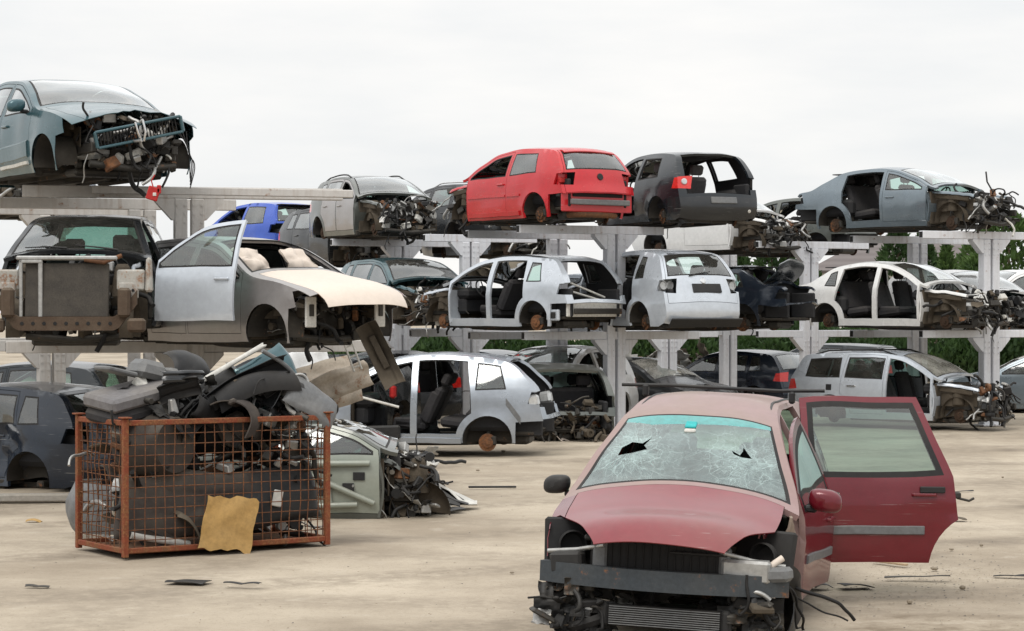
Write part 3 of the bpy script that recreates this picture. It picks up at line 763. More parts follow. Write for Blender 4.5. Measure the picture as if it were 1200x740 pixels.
def side_strip(sh, root, sg, pts, h, mat, name, out=.012, n=10):
    """a raised strip along the flank through (x, z) points"""
    mb = MB(); vs = []; fs = []
    xs = [p[0] for p in pts]; zs = [p[1] for p in pts]; q = np.linspace(0, 1, n+1)
    X = np.interp(q, np.linspace(0, 1, len(xs)), xs); Z = np.interp(q, np.linspace(0, 1, len(zs)), zs)
    for x, z in zip(X, Z):
        for dz, o in ((-.5, 0), (-.4, out), (.4, out), (.5, 0)):
            p = sh.side(x, z+dz*h, sg); vs.append(p+Vector((0, sg*o, 0)))
    for i in range(n):
        for j in range(3):
            a = i*4+j; f = (a, a+4, a+5, a+1); fs.append(f if sg < 0 else f[::-1])
    for k in (0, n): fs.append(tuple(k*4+j for j in range(4)))
    mb.add(vs, fs); return mb.build(name, mat, root)
def roof_rail(sh, root, sg, x0, x1, mat='plastic', r=.016, rise=.05):
    mb = MB(); P = []
    for i in range(13):
        a = i/12; x = x0+(x1-x0)*a; z = sh.top(x)-.01; y = sg*(sh.W(x, z)-.06)
        P.append(sh.bend((x, y, z+.01+rise*min(1, 6*a, 6*(1-a)))))
    mb.tube(P, r, 0, 8); return mb.build('roof_rail', mat, root)
def wiper(sh, root, y0, y1, front=True):
    mb = MB(); U = sh.U
    if front: P = [sh.wrap(U(3.02), y0), sh.wrap(U(3.10), y0+(y1-y0)*.4), sh.wrap(U(3.16), y1)]
    else: P = [sh.wrap(U(5.96), y0), sh.wrap(U(5.88), y0+(y1-y0)*.5), sh.wrap(U(5.82), y1)]
    o = Vector((.015 if front else -.015, 0, .015)); mb.tube([p+o for p in P], [.016, .011, .007], 0, 6); return mb.build('wiper', 'plastic', root)
def round_disc(sh, par, t, v, r, mat, dp=.012):
    p = sh.wrap(sh.U(t), v); q = sh.wrap(sh.U(t+.05), v); d = (q-p).normalized(); n = Vector((d.z, 0, -d.x))
    if n.x*p.x < 0: n = -n
    T = Matrix.Translation(p) @ n.to_track_quat('Y', 'Z').to_matrix().to_4x4(); mb = MB()
    mb.lathe([(r, -.01), (r, dp), (r*.85, dp+.004), (0, dp+.004)], m=0, T=T, n=20); return mb.build('round_disc', mat, par)
def plate(sh, par, t, v, w, h, mat, name, out=.012):
    p = sh.wrap(sh.U(t), v); q = sh.wrap(sh.U(t+.05), v); d = (p-q).normalized(); n = Vector((d.z, 0, -d.x))
    if n.x*p.x < 0: n = -n
    T = Matrix.Translation(p+n*(out/2)) @ Matrix((( n.x, 0, d.x, 0), (n.y, 1, d.y, 0), (n.z, 0, d.z, 0), (0, 0, 0, 1)))
    mb = MB(); mb.box((0, 0, 0), (out+.02, w, h), 0, T=T, bev=.008); return mb.build(name, mat, par)
Z1, Z2 = 1.88, 3.77
P_ = {}
P_['red'] = paint('bright_red_paint', (.50, .010, .018), .1, .10)
P_['black'] = paint('blue_black_paint', (.007, .011, .015), .1, .03, .28, .5)
P_['silver'] = paint('silver_paint', (.335, .37, .415), .4, .10)
P_['silver2'] = paint('bright_silver_paint', (.53, .57, .62), .3, .08)
P_['white'] = paint('white_paint', (.74, .74, .73), 0, .14)
P_['pearl'] = paint('off_white_paint', (.70, .70, .69), .1, .16)
P_['steel'] = paint('steel_blue_paint', (.17, .21, .24), .5, .12)
P_['teal'] = paint('dark_teal_paint', (.04, .095, .11), .5, .10)
P_['teal2'] = paint('weathered_teal_paint', (.032, .088, .108), .3, .08)
P_['navy'] = paint('navy_paint', (.010, .017, .030), .2, .05, .28, .6)
P_['char'] = paint('charcoal_paint', (.018, .021, .025), .2, .08, .3, .5)
P_['taupe'] = paint('dusty_taupe_paint', (.30, .285, .285), .45, .30)
P_['greyg'] = paint('grey_green_paint', (.10, .112, .105), .5, .22)
P_['olive'] = paint('pale_green_inner_paint', (.25, .28, .24), .1, .4)
P_['blue'] = paint('royal_blue_paint', (.030, .09, .46), .2, .08)
P_['maroon'] = paint('deep_red_paint', (.125, .004, .012), .15, .06, .3, .7)
P_['pinkish'] = paint('faded_red_paint', (.19, .017, .027), .1, .15, .36, .5)
P_['roofred'] = paint('dusty_red_paint', (.29, .185, .178), .1, .5, .5, .2)
for k, v in list(P_.items()): M['p_'+k] = v
M['chrome'] = dirty('bright_trim', (.7, .7, .7), .2, 1., dust=.12)
M['mirror_red'] = M['p_maroon']
FRONT = ('fender', 'hood', 'fascia', 'head_lamp')
TOP = 'wrecked cars on the upper rack level'; MID = 'wrecked cars on the middle rack level'; GRD = 'wrecked cars standing on the ground'
C = {}
# upper level
C['red'] = r, sh, pt = car('stripped_hatchback', 'bright red three door hatchback with its rear bumper missing on the top rack', 'car', 'hatch3', 'p_red', 702, 66, 125, Z2-.03, (-2.06, 0), TOP,
    drop=('bumper_r', 'tail_lamp', 'fascia', 'fender', 'hood', 'head_lamp', 'win_f'), mats={'rear_win': 'glass_clear'}, seed=3)
ht = pt[('hatch', 'C')]; round_disc(sh, ht, 6.18, .0, .062, 'plastic')  # black disc paints the dark hole left by the missing badge
side_strip(sh, r, 1, [(.80, .62), (-.40, .62)], .045, 'p_red', 'rubbing_strip', .018); side_strip(sh, r, 1, [(-.44, .62), (-.86, .62)], .045, 'p_red', 'rubbing_strip', .018)
side_strip(sh, r, 1, [(.80, .29), (-.84, .29)], .09, 'p_red', 'sill_cover', .035)
mb = MB(); mb.box((-2.10, 0, .46), (.07, 1.3, .10), 0, bev=.015); mb.box((-1.99, 0, .49), (.05, 1.56, .40), 1, bev=.02); mb.box((-2.025, 0, .60), (.03, 1.1, .09), 2, bev=.01); mb.build('bumper_beam', ['plastic_grey', 'p_red', 'rubber'], r)
mb = MB(); mb.tube(smooth_path([(-1.7, .45, .24), (-1.95, .5, .24), (-1.98, .2, .25), (-1.96, -.45, .24), (-1.8, -.5, .24)]), .055, 0, 10); mb.build('silencer', 'rust', r)
for sg in (1, -1):
    mb = MB(); mb.box((-1.83, sg*.66, .80), (.12, .20, .34), 0, bev=.02); mb.box((-1.88, sg*.70, .84), (.10, .12, .10), 1, bev=.02); mb.box((-1.90, sg*.74, .62), (.12, .12, .16), 2, bev=.02); mb.build('lamp_housing', ['p_red', 'red_pl', 'plastic'], r)
mb = MB(); mb.grid(lambda a, b: (-1.63-.14*a, (2*b-1)*.56, 1.405-.04*a+.02*math.sin(3*a)-.03*(2*b-1)**2), 4, 10, 0, .02); mb.build('spoiler', 'p_red', ht)
C['black'] = r, sh, pt = car('stripped_hatchback', 'black hatchback missing its tailgate and doors with one red tail light left', 'car', 'hatch3', 'p_black', 842, 65, 113, Z2-.06, (-2.06, 0), TOP,
    drop=FRONT+('hatch', 'door_f', 'win_r', 'rear_win', 'tail_lamp@R', 'bench'), mats={'bumper_r': 'p_char'}, fabric='fabric_grey', seed=4)
round_disc(sh, pt[('tail_lamp', 'L')], 6.25, .86, .055, 'lamp_clear', .02); plate(sh, pt[('bumper_r', 'C')], 7.2, -.05, .52, .12, 'plastic_grey', 'plate_recess', .01)
round_disc(sh, pt[('bumper_r', 'C')], 7.6, -.75, .03, 'white_pl')
C['steel'] = r, sh, pt = car('stripped_saloon', 'steel grey saloon with a rear door gone and torn off front, top rack', 'car', 'coupe', 'p_steel', 1107, 60, -44, Z2-.02, (1.35, -.9), TOP,
    drop=('fascia', 'hood', 'fender', 'head_lamp', 'door_r', 'bumper_r', 'tail_lamp'), mats={'windscreen': 'glass_clear'}, seed=5, eng=120)
mb = MB(); mb.tube([(2.0, -.2, .85), (1.9, -.25, 1.05), (1.83, -.18, 1.25)], .018, 0, 6); mb.build('hood_prop', 'plastic', r)
C['octavia'] = r, sh, pt = car('wrecked_saloon', 'teal saloon with crumpled bonnet and hanging grille, perched highest at the left', 'car', 'sedan', 'p_teal2', 163, 98, -58, Z2+.0, (2.2, 0), TOP,
    drop=('fascia', 'head_lamp', 'hub'), mats={'windscreen': 'glass_clear', 'bulkhead': 'undertray', }, crush=[((2.15, .2, .78), .9, (-.18, 0, .08))], seed=6, eng=150)
mirror_cap(sh, r, -1, 'p_teal2'); side_strip(sh, pt[('door_f', 'R')], -1, [(.86, .50), (-.1, .46)], .22, 'p_teal', 'door_cladding', .02); side_strip(sh, pt[('door_f', 'R')], -1, [(.86, .33), (-.1, .30)], .05, 'white_pl', 'sill_strip', .03)
g = MB(); T = Matrix.Translation((2.18, .02, .62)) @ Matrix.Rotation(.22, 4, 'X')
for k in range(24): g.box((-.02, -.50+k*.043, .03), (.03, .008, .17), 0, T=T, bev=.002)
for zz in (-.06, .13): g.box((0, 0, zz), (.05, 1.12, .035), 1, T=T, bev=.012)
for yy in (-.56, .56): g.box((0, yy, .035), (.05, .04, .2), 1, T=T, bev=.012)
for yy in (-.05, .05): g.tube([T @ Vector((.05, yy, .16)), T @ Vector((.07, yy, .03)), T @ Vector((.04, yy*.3, -.08))], .016, 2, 8)
g.build('grille', ['plastic', 'p_teal2', 'chrome'], r)
g = MB()
for k in range(4): g.tube(smooth_path([(2.0, .55+.05*k, .7), (2.15, .66, .55-.05*k), (2.1, .70+.03*k, .3), (2.16, .68, .12-.04*k)]), .007, 0, 5)
g.build('loose_wires', 'rubber', r)
C['audi'] = r, sh, pt = car('stripped_saloon', 'dark silver car with bare engine bay, top rack left of the bright red one', 'car', 'hatch5', 'p_greyg', 484, 57, -65, Z2-.1, (2.0, 0), TOP,
    drop=FRONT+('win_f',), mats={'windscreen': 'glass_clear', 'door_f': 'p_taupe', 'door_r': 'p_taupe'}, seed=7, eng=120)
for sg in (1, -1): roof_rail(sh, r, sg, .1, -1.5)
C['blue'] = r, sh, pt = car('small_hatchback', 'royal blue small hatchback with an open door gap behind the left rack', 'car', 'mini', 'p_blue', 352, 49, 130, Z2-.42, (-1.75, 0), TOP,
    drop=('door_f', 'bumper_r', 'tail_lamp', 'fascia', 'head_lamp'), seed=8)
C['estate2'] = r, sh, pt = car('estate_car', 'dark grey estate with roof rails, mostly hidden behind the bright red hatchback', 'car', 'estate', 'p_char', 556, 52, 125, Z2-.15, (-.8, 0), TOP, drop=('fascia', 'head_lamp', 'hub'), seed=9)
for sg in (1, -1): roof_rail(sh, r, sg, .0, -1.7, 'chrome')
car('wrecked_hatchback', 'white wreck with bare engine between the black hatchback and the steel grey saloon', 'car', 'hatch3', 'p_white', 932, 54, -45, Z2-.36, (2.0, 0), TOP,
    drop=FRONT+('door_f@L', 'win_f'), mats={'windscreen': 'glass_clear'}, seed=10, eng=120)
car('wrecked_hatchback', 'olive grey car shell with open sides, half hidden behind the steel grey saloon', 'car', 'hatch5', 'p_greyg', 950, 50, 140, Z2-.35, (-.6, 0), TOP,
    drop=FRONT+('door_f', 'door_r', 'win_q', 'rear_win', 'bumper_r'), seed=11, step=.12)
car('stripped_estate', 'grey car in the rear rack row hidden behind the bright red hatchback', 'car', 'estate', 'p_silver', 640, 54, -60, Z2-.45, (2.0, 0), TOP, drop=FRONT, seed=31, step=.12)
# middle level
C['truck'] = r, sh, pt = car('off_road_pickup', 'dark pickup seen head on with exposed radiator and silver door wide open', 'car', 'truck', 'p_silver2', 76, 103, -87, Z1-.16, (2.2, 0), MID,
    drop=FRONT+('hub',), mats={'windscreen': 'glass', 'body': 'p_char'}, seed=12, add=(), x1off=.55, eng=70)
C['truck_door'] = pt[('door_f', 'L')]
for a, b in ((.55, -.05), (-.15, -.75)): wiper(sh, r, a, b)
C['taupe'] = r, sh, pt = car('crashed_car', 'dusty taupe crashed car with beige bonnet and burst airbags', 'car', 'hatch5', 'p_taupe', 426, 99, -43, Z1-.17, (2.05, 0), MID,
    drop=('fascia', 'windscreen', 'head_lamp', 'win_f', 'hub'), mats={'hood': 'beige'}, seed=13, x1off=.4, dent=.012, hood_t=1.5, hood_v=.86)
mirror_cap(sh, r, -1, 'plastic')
for sg, dx in ((1, 0.), (-1, -.05)):
    mb = MB(); mb.grid(lambda a, b: (.42+dx+.10*math.sin(3*a+b)+.05*noise.noise(Vector((a*4, b*4, sg))), sg*.36+(b-.5)*.46+.05*math.sin(5*a), .98+.34*a+.04*noise.noise(Vector((a*5, b*3, 7+sg)))), 12, 12, 0, .03)
    mb.build('airbag', 'beige', r)
for sg in (1, -1):
    mb = MB(); mb.box((1.74, sg*.56, .56), (.03, .17, .36), 0, bev=.012); mb.box((1.76, sg*.56, .58), (.02, .07, .14), 1, bev=.006); mb.box((1.6, sg*.56, .55), (.3, .09, .12), 2, bev=.01); mb.build('crash_bracket', ['white_pl', 'metal_dark', 'mud'], r)
car('stripped_hatchback', 'dark teal hatchback squeezed between the beige bonnet and the doorless white hatchback', 'car', 'hatch5', 'p_teal', 530, 60, -62, Z1-.02, (2.0, 0), MID,
    drop=FRONT, mats={'windscreen': 'glass_dark'}, seed=14)
C['wgolf'] = r, sh, pt = car('stripped_hatchback', 'white hatchback with side doors and tailgate removed, folded seats showing', 'car', 'hatch5', 'p_silver2', 700, 65.5, 136, Z1-.08, (-2.06, 0), MID,
    disc='rust', drop=FRONT+('door_f', 'door_r', 'hatch', 'bumper_r', 'rear_win', 'tail_lamp', 'bench'), seed=15)
for sg in (1, -1): roof_rail(sh, r, sg, .1, -1.5, 'plastic', .012, .02)
mb = MB(); mb.box((-2.08, 0, .47), (.06, 1.25, .10), 0, bev=.015); mb.box((-1.98, .0, .52), (.05, 1.45, .30), 1, bev=.02); mb.build('bumper_beam', ['metal_dark', 'white_pl'], r)
mb = MB(); mb.box((-1.7, .77, .40), (.30, .07, .20), 0, bev=.02); mb.box((-1.70, .81, .40), (.18, .02, .11), 1, bev=.01); mb.build('vent_housing', ['p_silver2', 'plastic'], r)
mb = MB(); mb.tube([(-1.5, .1, .98), (-1.75, -.55, .72)], .02, 0, 8); mb.tube([(-1.5, .2, .85), (-1.72, -.5, .66)], .02, 0, 8); mb.build('parcel_strut', 'white_pl', r)
C['plus'] = r, sh, pt = car('stripped_hatchback', 'silver tall hatchback seen from behind with an empty dark number plate recess', 'car', 'plus', 'p_silver2', 824, 65.5, 118, Z1-.08, (-2.08, 0), MID,
    drop=FRONT+('door_f', 'door_r', 'tail_lamp'), mats={'rear_win': 'glass_clear'}, seed=16)
ht = pt[('hatch', 'C')]; plate(sh, ht, 6.42, -.06, .60, .17, 'plastic', 'plate_recess', .008); round_disc(sh, ht, 6.12, 0, .055, 'chrome'); wiper(sh, ht, .35, -.25, False)
plate(sh, pt[('bumper_r', 'C')], 7.72, 0, 1.5, .20, 'plastic', 'bumper_insert', .012)
mb = MB(); mb.box((-2.07, 0, .30), (.06, 1.1, .12), 0, bev=.02); mb.build('bumper_insert', 'plastic', r)
for sg in (1, -1):
    mb = MB(); mb.box((-1.84, sg*.66, .93), (.10, .26, .24), 0, bev=.02)
    for q in (-.06, .07): mb.lathe([(.0, .005), (.06, .005), (.07, .03), (.075, .03)], (0, 0, 0), 'Y', 16, 1, Matrix.Translation((-1.895, sg*(.66+q), .93)) @ Matrix.Rotation(R(90), 4, 'Z'))
    mb.build('lamp_housing', ['plastic_grey', 'lamp_clear'], r)
C['crushed'] = car('wrecked_saloon', 'crushed dark blue saloon with its black boot lid standing open', 'car', 'sedan', 'p_navy', 930, 60, 150, Z1-.12, (-2.1, 0), MID,
    drop=FRONT+('door_f', 'door_r', 'hatch', 'tail_lamp', 'bumper_r', 'rear_win'), dent=.06, seed=17, crush=[((-.3, .3, 1.4), 1.2, (0, 0, -.28))])
r, sh, pt = car('stripped_saloon', 'off white saloon with both side doors removed on the middle rack', 'car', 'sedan', 'p_pearl', 1098, 61, -45, Z1-.10, (1.35, -.9), MID,
    drop=FRONT+('door_f', 'door_r', 'bumper_r'), mats={'windscreen': 'glass_clear'}, seed=18, eng=120)
car('estate_car', 'white estate car behind the rack post at the right edge', 'car', 'estate', 'p_white', 1178, 48, -150, Z1-.12, (0, 0), MID, drop=('fascia',), seed=19)
car('stripped_hatchback', 'pale wreck front at the right edge beside the off white saloon', 'car', 'hatch5', 'p_pearl', 1205, 58, -60, Z1-.25, (1.8, 0), MID, drop=FRONT, seed=32, eng=120)
car('stripped_hatchback', 'grey hatchback in the rear row seen through the silver tall hatchback', 'car', 'hatch5', 'p_silver', 770, 54, -60, Z1-.25, (1.8, 0), MID, drop=FRONT+('door_f',), seed=33, step=.12)
# ground
C['suv'] = r, sh, pt = car('stripped_suv', 'silver sport utility car without doors standing on a rusty brake drum', 'car', 'suv', 'p_silver', 645, 73.5, 171, -.06, (-2.2, 0), GRD,
    disc='rust', drop=('door_f', 'door_r', 'hatch', 'fascia', 'head_lamp', 'rear_win', 'bumper_r', 'tail_lamp'), seed=20)
for sd, sg in (('L', 1), ('R', -1)):
    mb = MB(); mb.box((-2.02, sg*.74, .93), (.22, .14, .20), 0, bev=.05, rot=(0, .2, sg*.3)); mb.build('tail_light', 'lamp_clear', r)
side_strip(sh, r, 1, [(-1.62, .92), (-1.85, .62)], .12, 'plastic_grey', 'dent_patch', .006); side_strip(sh, r, 1, [(.9, .32), (-.92, .30)], .10, 'p_silver', 'sill_cover', .03)
mb = MB(); mb.box((.25, .5, 1.05), (.10, .16, .20), 0, bev=.05); mb.build('head_restraint_tag', 'red_pl', r)
mb = MB(); mb.tube([(1.0, .80, 1.05), (.1, .78, .82)], .022, 0, 8); mb.build('door_bar', 'white_pl', r)
mb = MB(); mb.box((.55, .95, .42), (1.0, .12, .22), 0, bev=.03, rot=(0, .03, .1)); mb.build('sill_panel', 'plastic', r)
C['wagon'] = r, sh, pt = car('estate_car', 'silver estate on the ground with torn off front and an open front doorway', 'car', 'estate', 'p_silver2', 1116, 62, -37, -.02, (1.31, -.88), GRD,
    drop=FRONT+('door_f',), mats={'windscreen': 'glass_dusty', 'handle': 'chrome'}, seed=21, eng=120)
for sg in (1, -1): roof_rail(sh, r, sg, .0, -1.8)
side_strip(sh, r, -1, [(-1.28, .80), (-1.40, .80)], .12, 'plastic', 'filler_flap', .006)
r, sh, pt = car('parked_saloon', 'charcoal saloon behind the rack post with a pale dusty windscreen', 'car', 'sedan', 'p_char', 835, 56, -45, -.2, (1.9, 0), GRD, drop=('head_lamp',), mats={'windscreen': 'glass_dusty'}, seed=22, wheels=True)
for a, b in ((.55, -.05),): wiper(sh, r, a, b)
car('parked_hatchback', 'blue black hatchback at the back of the yard beneath the crushed saloon', 'car', 'hatch5', 'p_navy', 937, 49, 138, -.17, (-2.0, 0), GRD, drop=('fascia',), seed=23, wheels=True)
C['olive'] = r, sh, pt = car('wrecked_hatchback', 'olive beige wreck with gutted tail full of muddy parts', 'car', 'hatch5', 'p_greyg', 670, 67, 100, -.18, (-2.06, 0), GRD,
    drop=FRONT+('hatch', 'bumper_r', 'rear_win', 'tail_lamp'), dent=.03, seed=24)
g = MB(); engine_clutter(g, -2.2, -1.7, .7, .2, .85, random.Random(9), 110, False); g.build('torn_tail_parts', ['mud', 'metal_dark', 'mud', 'rust', 'mud', 'beige', 'rubber', 'red_pl'], r)
C['dkblue'] = r, sh, pt = car('crashed_hatchback', 'dark blue hatchback with a dented rear door at the left edge', 'car', 'hatch5', 'p_navy', 138, 91, 150, -.16, (-2.06, 0), GRD,
    drop=('fascia', 'hub', 'tail_lamp'), crush=[((-.75, .85, .7), .6, (0, -.16, 0)), ((.2, .9, .6), .5, (0, -.12, 0))], dent=.015, seed=25)
C['front'] = r, sh, pt = car('wrecked_car', 'grey green wreck behind the mesh cage with its door skin removed', 'car', 'hatch5', 'p_greyg', 445, 106, 2, -.26, (.85, -.88), GRD,
    drop=FRONT+('hub', 'handle'), mats={'door_f': 'p_olive', 'win_f': 'glass', 'windscreen': 'glass_dark'}, seed=26, eng=190, x1off=.65, crush=[((-.3, 0, 1.5), 1.3, (0, 0, -.27))])
car('dark_saloon', 'steel blue saloon parked on the ground at the right edge', 'car', 'sedan', 'p_steel', 1222, 52, 160, -.1, (0, 0), GRD, drop=(), seed=27, wheels=True)
car('wrecked_hatchback', 'white wreck with dark windscreen propped up behind the silver sport utility car', 'car', 'hatch5', 'p_white', 596, 63, -118, .12, (1.9, 0), GRD, drop=('fascia', 'head_lamp', 'door_f'), mats={'windscreen': 'glass_dark'}, seed=34, pitch=-4, dent=.03, step=.1)
car('parked_hatchback', 'black hatchback on the ground deep under the left rack', 'car', 'hatch5', 'p_black', 150, 72, 160, -.05, (-2.0, 0), GRD, drop=('fascia',), seed=35, step=.12)
car('parked_hatchback', 'grey car with pale windscreen cut off by the left edge', 'car', 'hatch5', 'p_greyg', -150, 86, -35, -.05, (0, 0), GRD, drop=('fascia', 'fender'), mats={'windscreen': 'glass_clear'}, seed=36, step=.12)
car('parked_hatchback', 'dark hatchback under the middle rack behind the silver sport utility car', 'car', 'hatch5', 'p_char', 500, 58, 120, -.05, (-2.0, 0), GRD, drop=('fascia', 'hatch'), seed=37, step=.12)
car('small_white_car', 'white car far behind the rack, above the charcoal saloon windscreen', 'car', 'mini', 'p_white', 822, 31, 165, 0, (0, 0), 'intact cars parked far behind', drop=(), seed=38, step=.14, junk=False, wheels=True)
car('small_white_car', 'white car far behind the rack, left of the tall right rack post', 'car', 'plus', 'p_white', 1128, 36, 20, 0, (0, 0), 'intact cars parked far behind', drop=(), seed=39, step=.14, junk=False, wheels=True)

for (u, p, yw, z, st_, pn, lab, cls_) in ((450, 53, -60, Z2-.62, 'hatch5', 'p_char', 'dark wreck slung low behind the dark silver car with bare engine bay', TOP), (455, 62, -60, -.1, 'hatch5', 'p_char', 'charcoal hatchback in the shade under the dark teal hatchback', GRD), (405, 52, -65, Z1-.1, 'sedan', 'p_black', 'black saloon in the rear row left of the dark teal hatchback', MID), (880, 50, -60, Z1-.2, 'hatch5', 'p_silver', 'silver wreck in the rear row glimpsed behind the crushed dark blue saloon', MID), (735, 48, -55, -.1, 'hatch5', 'p_char', 'dark hatchback deep behind the rack post near the red minivan roof', GRD), (1040, 45, 150, -.1, 'estate', 'p_black', 'black estate deep behind the silver estate', GRD), (640, 52, 150, -.1, 'sedan', 'p_navy', 'dark saloon in shadow behind the white propped up wreck', GRD), (310, 66, -120, -.05, 'hatch5', 'p_char', 'dark hatchback on the ground behind the heap and the mesh cage', GRD), (415, 60, 140, -.05, 'sedan', 'p_black', 'black saloon deep under the rack behind the silver sport utility bonnet', GRD),
        (225, 72, -70, Z1-.1, 'hatch5', 'p_silver', 'silver wreck in the rear row behind the open silver door', MID), (335, 68, -65, Z1-.2, 'hatch5', 'p_char', 'dark wreck in the rear row behind the taupe crashed car', MID), (60, 74, -70, Z2-.1, 'hatch3', 'p_silver', 'grey wreck in the rear row behind the highest teal saloon', TOP)):
    car('wrecked_hatchback' if st_ != 'sedan' else 'wrecked_saloon', lab, 'car', st_, pn, u, p, yw, z, (1.9, 0) if yw < 0 else (-2, 0), cls_, drop=FRONT, seed=int(u), step=.12, eng=70)

def lid(a, b):
    return (-1.72-.30*a-.12*math.sin(a*2.6), (2*b-1)*.66*(1-.12*a*a), 1.02+.50*a-.10*(2*b-1)**2*a+.03*noise.noise(Vector((a*3, b*3, 1))))
mb = MB(); mb.grid(lid, 12, 12, 0, .03); o = mb.build('boot_lid', 'p_black', C['crushed'][0]); tag(o, 'black boot lid standing open')
# ------------------------------------------------------------------ the red minivan in front
def cracked():
    m, nt, out = newmat('shattered_glass'); L = nt.links; co = objco(nt)
    base = N(nt, 'ShaderNodeMixShader'); t = N(nt, 'ShaderNodeBsdfTransparent'); t.inputs[0].default_value = (.50, .70, .65, 1)
    gl = N(nt, 'ShaderNodeBsdfGlossy'); gl.inputs['Roughness'].default_value = .06
    fr = N(nt, 'ShaderNodeFresnel'); fr.inputs[0].default_value = 1.52
    L.new(mth(nt, 'MULTIPLY', fr.outputs[0], 2.0), base.inputs[0]); L.new(t.outputs[0], base.inputs[1]); L.new(gl.outputs[0], base.inputs[2])
    # two impact points in the glass (car coordinates): rings and rays of cracks that thin out away from them
    tot = None
    for (c, k) in (((.90, -.43, 1.36), 1.0), ((.98, .46, 1.33), .9)):
        vm = N(nt, 'ShaderNodeVectorMath', operation='SUBTRACT'); L.new(co, vm.inputs[0]); vm.inputs[1].default_value = c
        ln = N(nt, 'ShaderNodeVectorMath', operation='LENGTH'); L.new(vm.outputs[0], ln.inputs[0])
        r = ramp(nt, ln.outputs['Value'], .06, .72*k, (1, 1, 1, 1), (0, 0, 0, 1)); tot = r if tot is None else mth(nt, 'MAXIMUM', tot, r)
    sep = N(nt, 'ShaderNodeSeparateXYZ'); L.new(co, sep.inputs[0])
    wn = noise_tex(nt, co, 6, 3, .6)
    lines = None
    for (cy, cz, ph) in ((-.43, 1.33, 0.), (.44, 1.30, 7.)):       # spider webs round each impact: rays and rings, in polar form
        dy = mth(nt, 'SUBTRACT', sep.outputs[1], cy); dz = mth(nt, 'MULTIPLY', mth(nt, 'SUBTRACT', sep.outputs[2], cz), 1.5)
        an = mth(nt, 'ARCTAN2', dz, dy); rr = mth(nt, 'POWER', mth(nt, 'ADD', mth(nt, 'MULTIPLY', dy, dy), mth(nt, 'MULTIPLY', dz, dz)), .5)
        cb = N(nt, 'ShaderNodeCombineXYZ'); L.new(mth(nt, 'ADD', mth(nt, 'MULTIPLY', an, 2.1), mth(nt, 'MULTIPLY', wn, .9)), cb.inputs[0])
        L.new(mth(nt, 'ADD', mth(nt, 'MULTIPLY', mth(nt, 'LOGARITHM', mth(nt, 'ADD', rr, .03), 2.718), 1.3), mth(nt, 'MULTIPLY', wn, .7)), cb.inputs[1]); cb.inputs[2].default_value = ph
        fade = ramp(nt, rr, .08, .60, (1, 1, 1, 1), (.05, .05, .05, 1))
        for sc, wd in ((.9, .014), (2.4, .03)):
            v = N(nt, 'ShaderNodeTexVoronoi', feature='DISTANCE_TO_EDGE'); v.inputs['Scale'].default_value = sc; L.new(cb.outputs[0], v.inputs['Vector'])
            ed = mth(nt, 'MULTIPLY', ramp(nt, v.outputs['Distance'], wd*.25, wd, (1, 1, 1, 1), (0, 0, 0, 1)), fade if sc < 2 else mth(nt, 'MULTIPLY', fade, fade))
            lines = ed if lines is None else mth(nt, 'MAXIMUM', lines, ed)
    frost = mth(nt, 'MULTIPLY', mth(nt, 'POWER', tot, 1.3), ramp(nt, noise_tex(nt, co, 7, 8, .8), .34, .72))
    fac = mth(nt, 'MINIMUM', mth(nt, 'ADD', mth(nt, 'MULTIPLY', lines, .42), mth(nt, 'ADD', mth(nt, 'MULTIPLY', frost, .60), .11)), .92)
    d = N(nt, 'ShaderNodeBsdfDiffuse'); d.inputs[0].default_value = (.46, .585, .565, 1)
    m2 = N(nt, 'ShaderNodeMixShader'); L.new(fac, m2.inputs[0]); L.new(base.outputs[0], m2.inputs[1]); L.new(d.outputs[0], m2.inputs[2])
    L.new(m2.outputs[0], out.inputs[0]); return m
M['cracked'] = cracked()
M['shade_band'] = dirty('glass_sun_band', (.05, .30, .29), .15, dust=.1, coat=.6)  # tinted band, opaque: the glow of light coming through is put into its colour
M['sticker'] = dirty('windscreen_sticker', (.02, .42, .42), .4, dust=.05)
_h1 = [(3.50, -.70), (3.56, -.62), (3.53, -.50), (3.62, -.43), (3.50, -.47), (3.45, -.42), (3.42, -.55), (3.41, -.70)]
_h2 = [(3.49, .42), (3.45, .50), (3.50, .53), (3.56, .54), (3.49, .58), (3.44, .62), (3.43, .52), (3.45, .44)]
HY = -.11
r, sh, pt = car('crashed_minivan', 'dark red minivan in the foreground with shattered windscreen and front door open', 'car', 'mpv', 'p_maroon', 767, 170, -102, HY, (2.3, 0), GRD,
    drop=('fascia', 'head_lamp', 'fender@L', 'hub'), mats={'hood': 'p_pinkish', 'body': 'p_roofred', 'windscreen': 'cracked', 'bulkhead': 'undertray', 'shade_band': 'shade_band', 'win_f': 'glass', 'win_r': 'glass_door'}, roll=-2.6, seed=30,
    extra_wrap=((None, _h1), (None, _h2), ('shade_band', [(3.80, -.52), (3.88, -.88), (3.93, -.88), (3.93, .88), (3.88, .88), (3.83, .50)]),
                (None, [(1.4, .55), (1.78, .58), (2.12, .72), (2.46, .93), (2.42, 1.02), (1.4, 1.02)]), (None, [(1.4, -.55), (1.78, -.58), (2.12, -.72), (2.46, -.93), (2.42, -1.02), (1.4, -1.02)])),
    hood_t=1.74, hood_v=.62, rlean=.20, ringw=.045,
    eng=0, blk=False, step=.06)
HERO = r
dr = pt[('door_r', 'L')]; hx = sh.S['xB']-.03; hp = Vector((hx, sh.W(hx, .8), 0))
dr.matrix_local = Matrix.Translation(hp+Vector((.03, -.09, .13))) @ Matrix.Rotation(R(1.5), 4, 'X') @ Matrix.Rotation(R(-74), 4, 'Z') @ Matrix.Translation(-hp)
tag(dr, 'deep red rear door swung wide open')
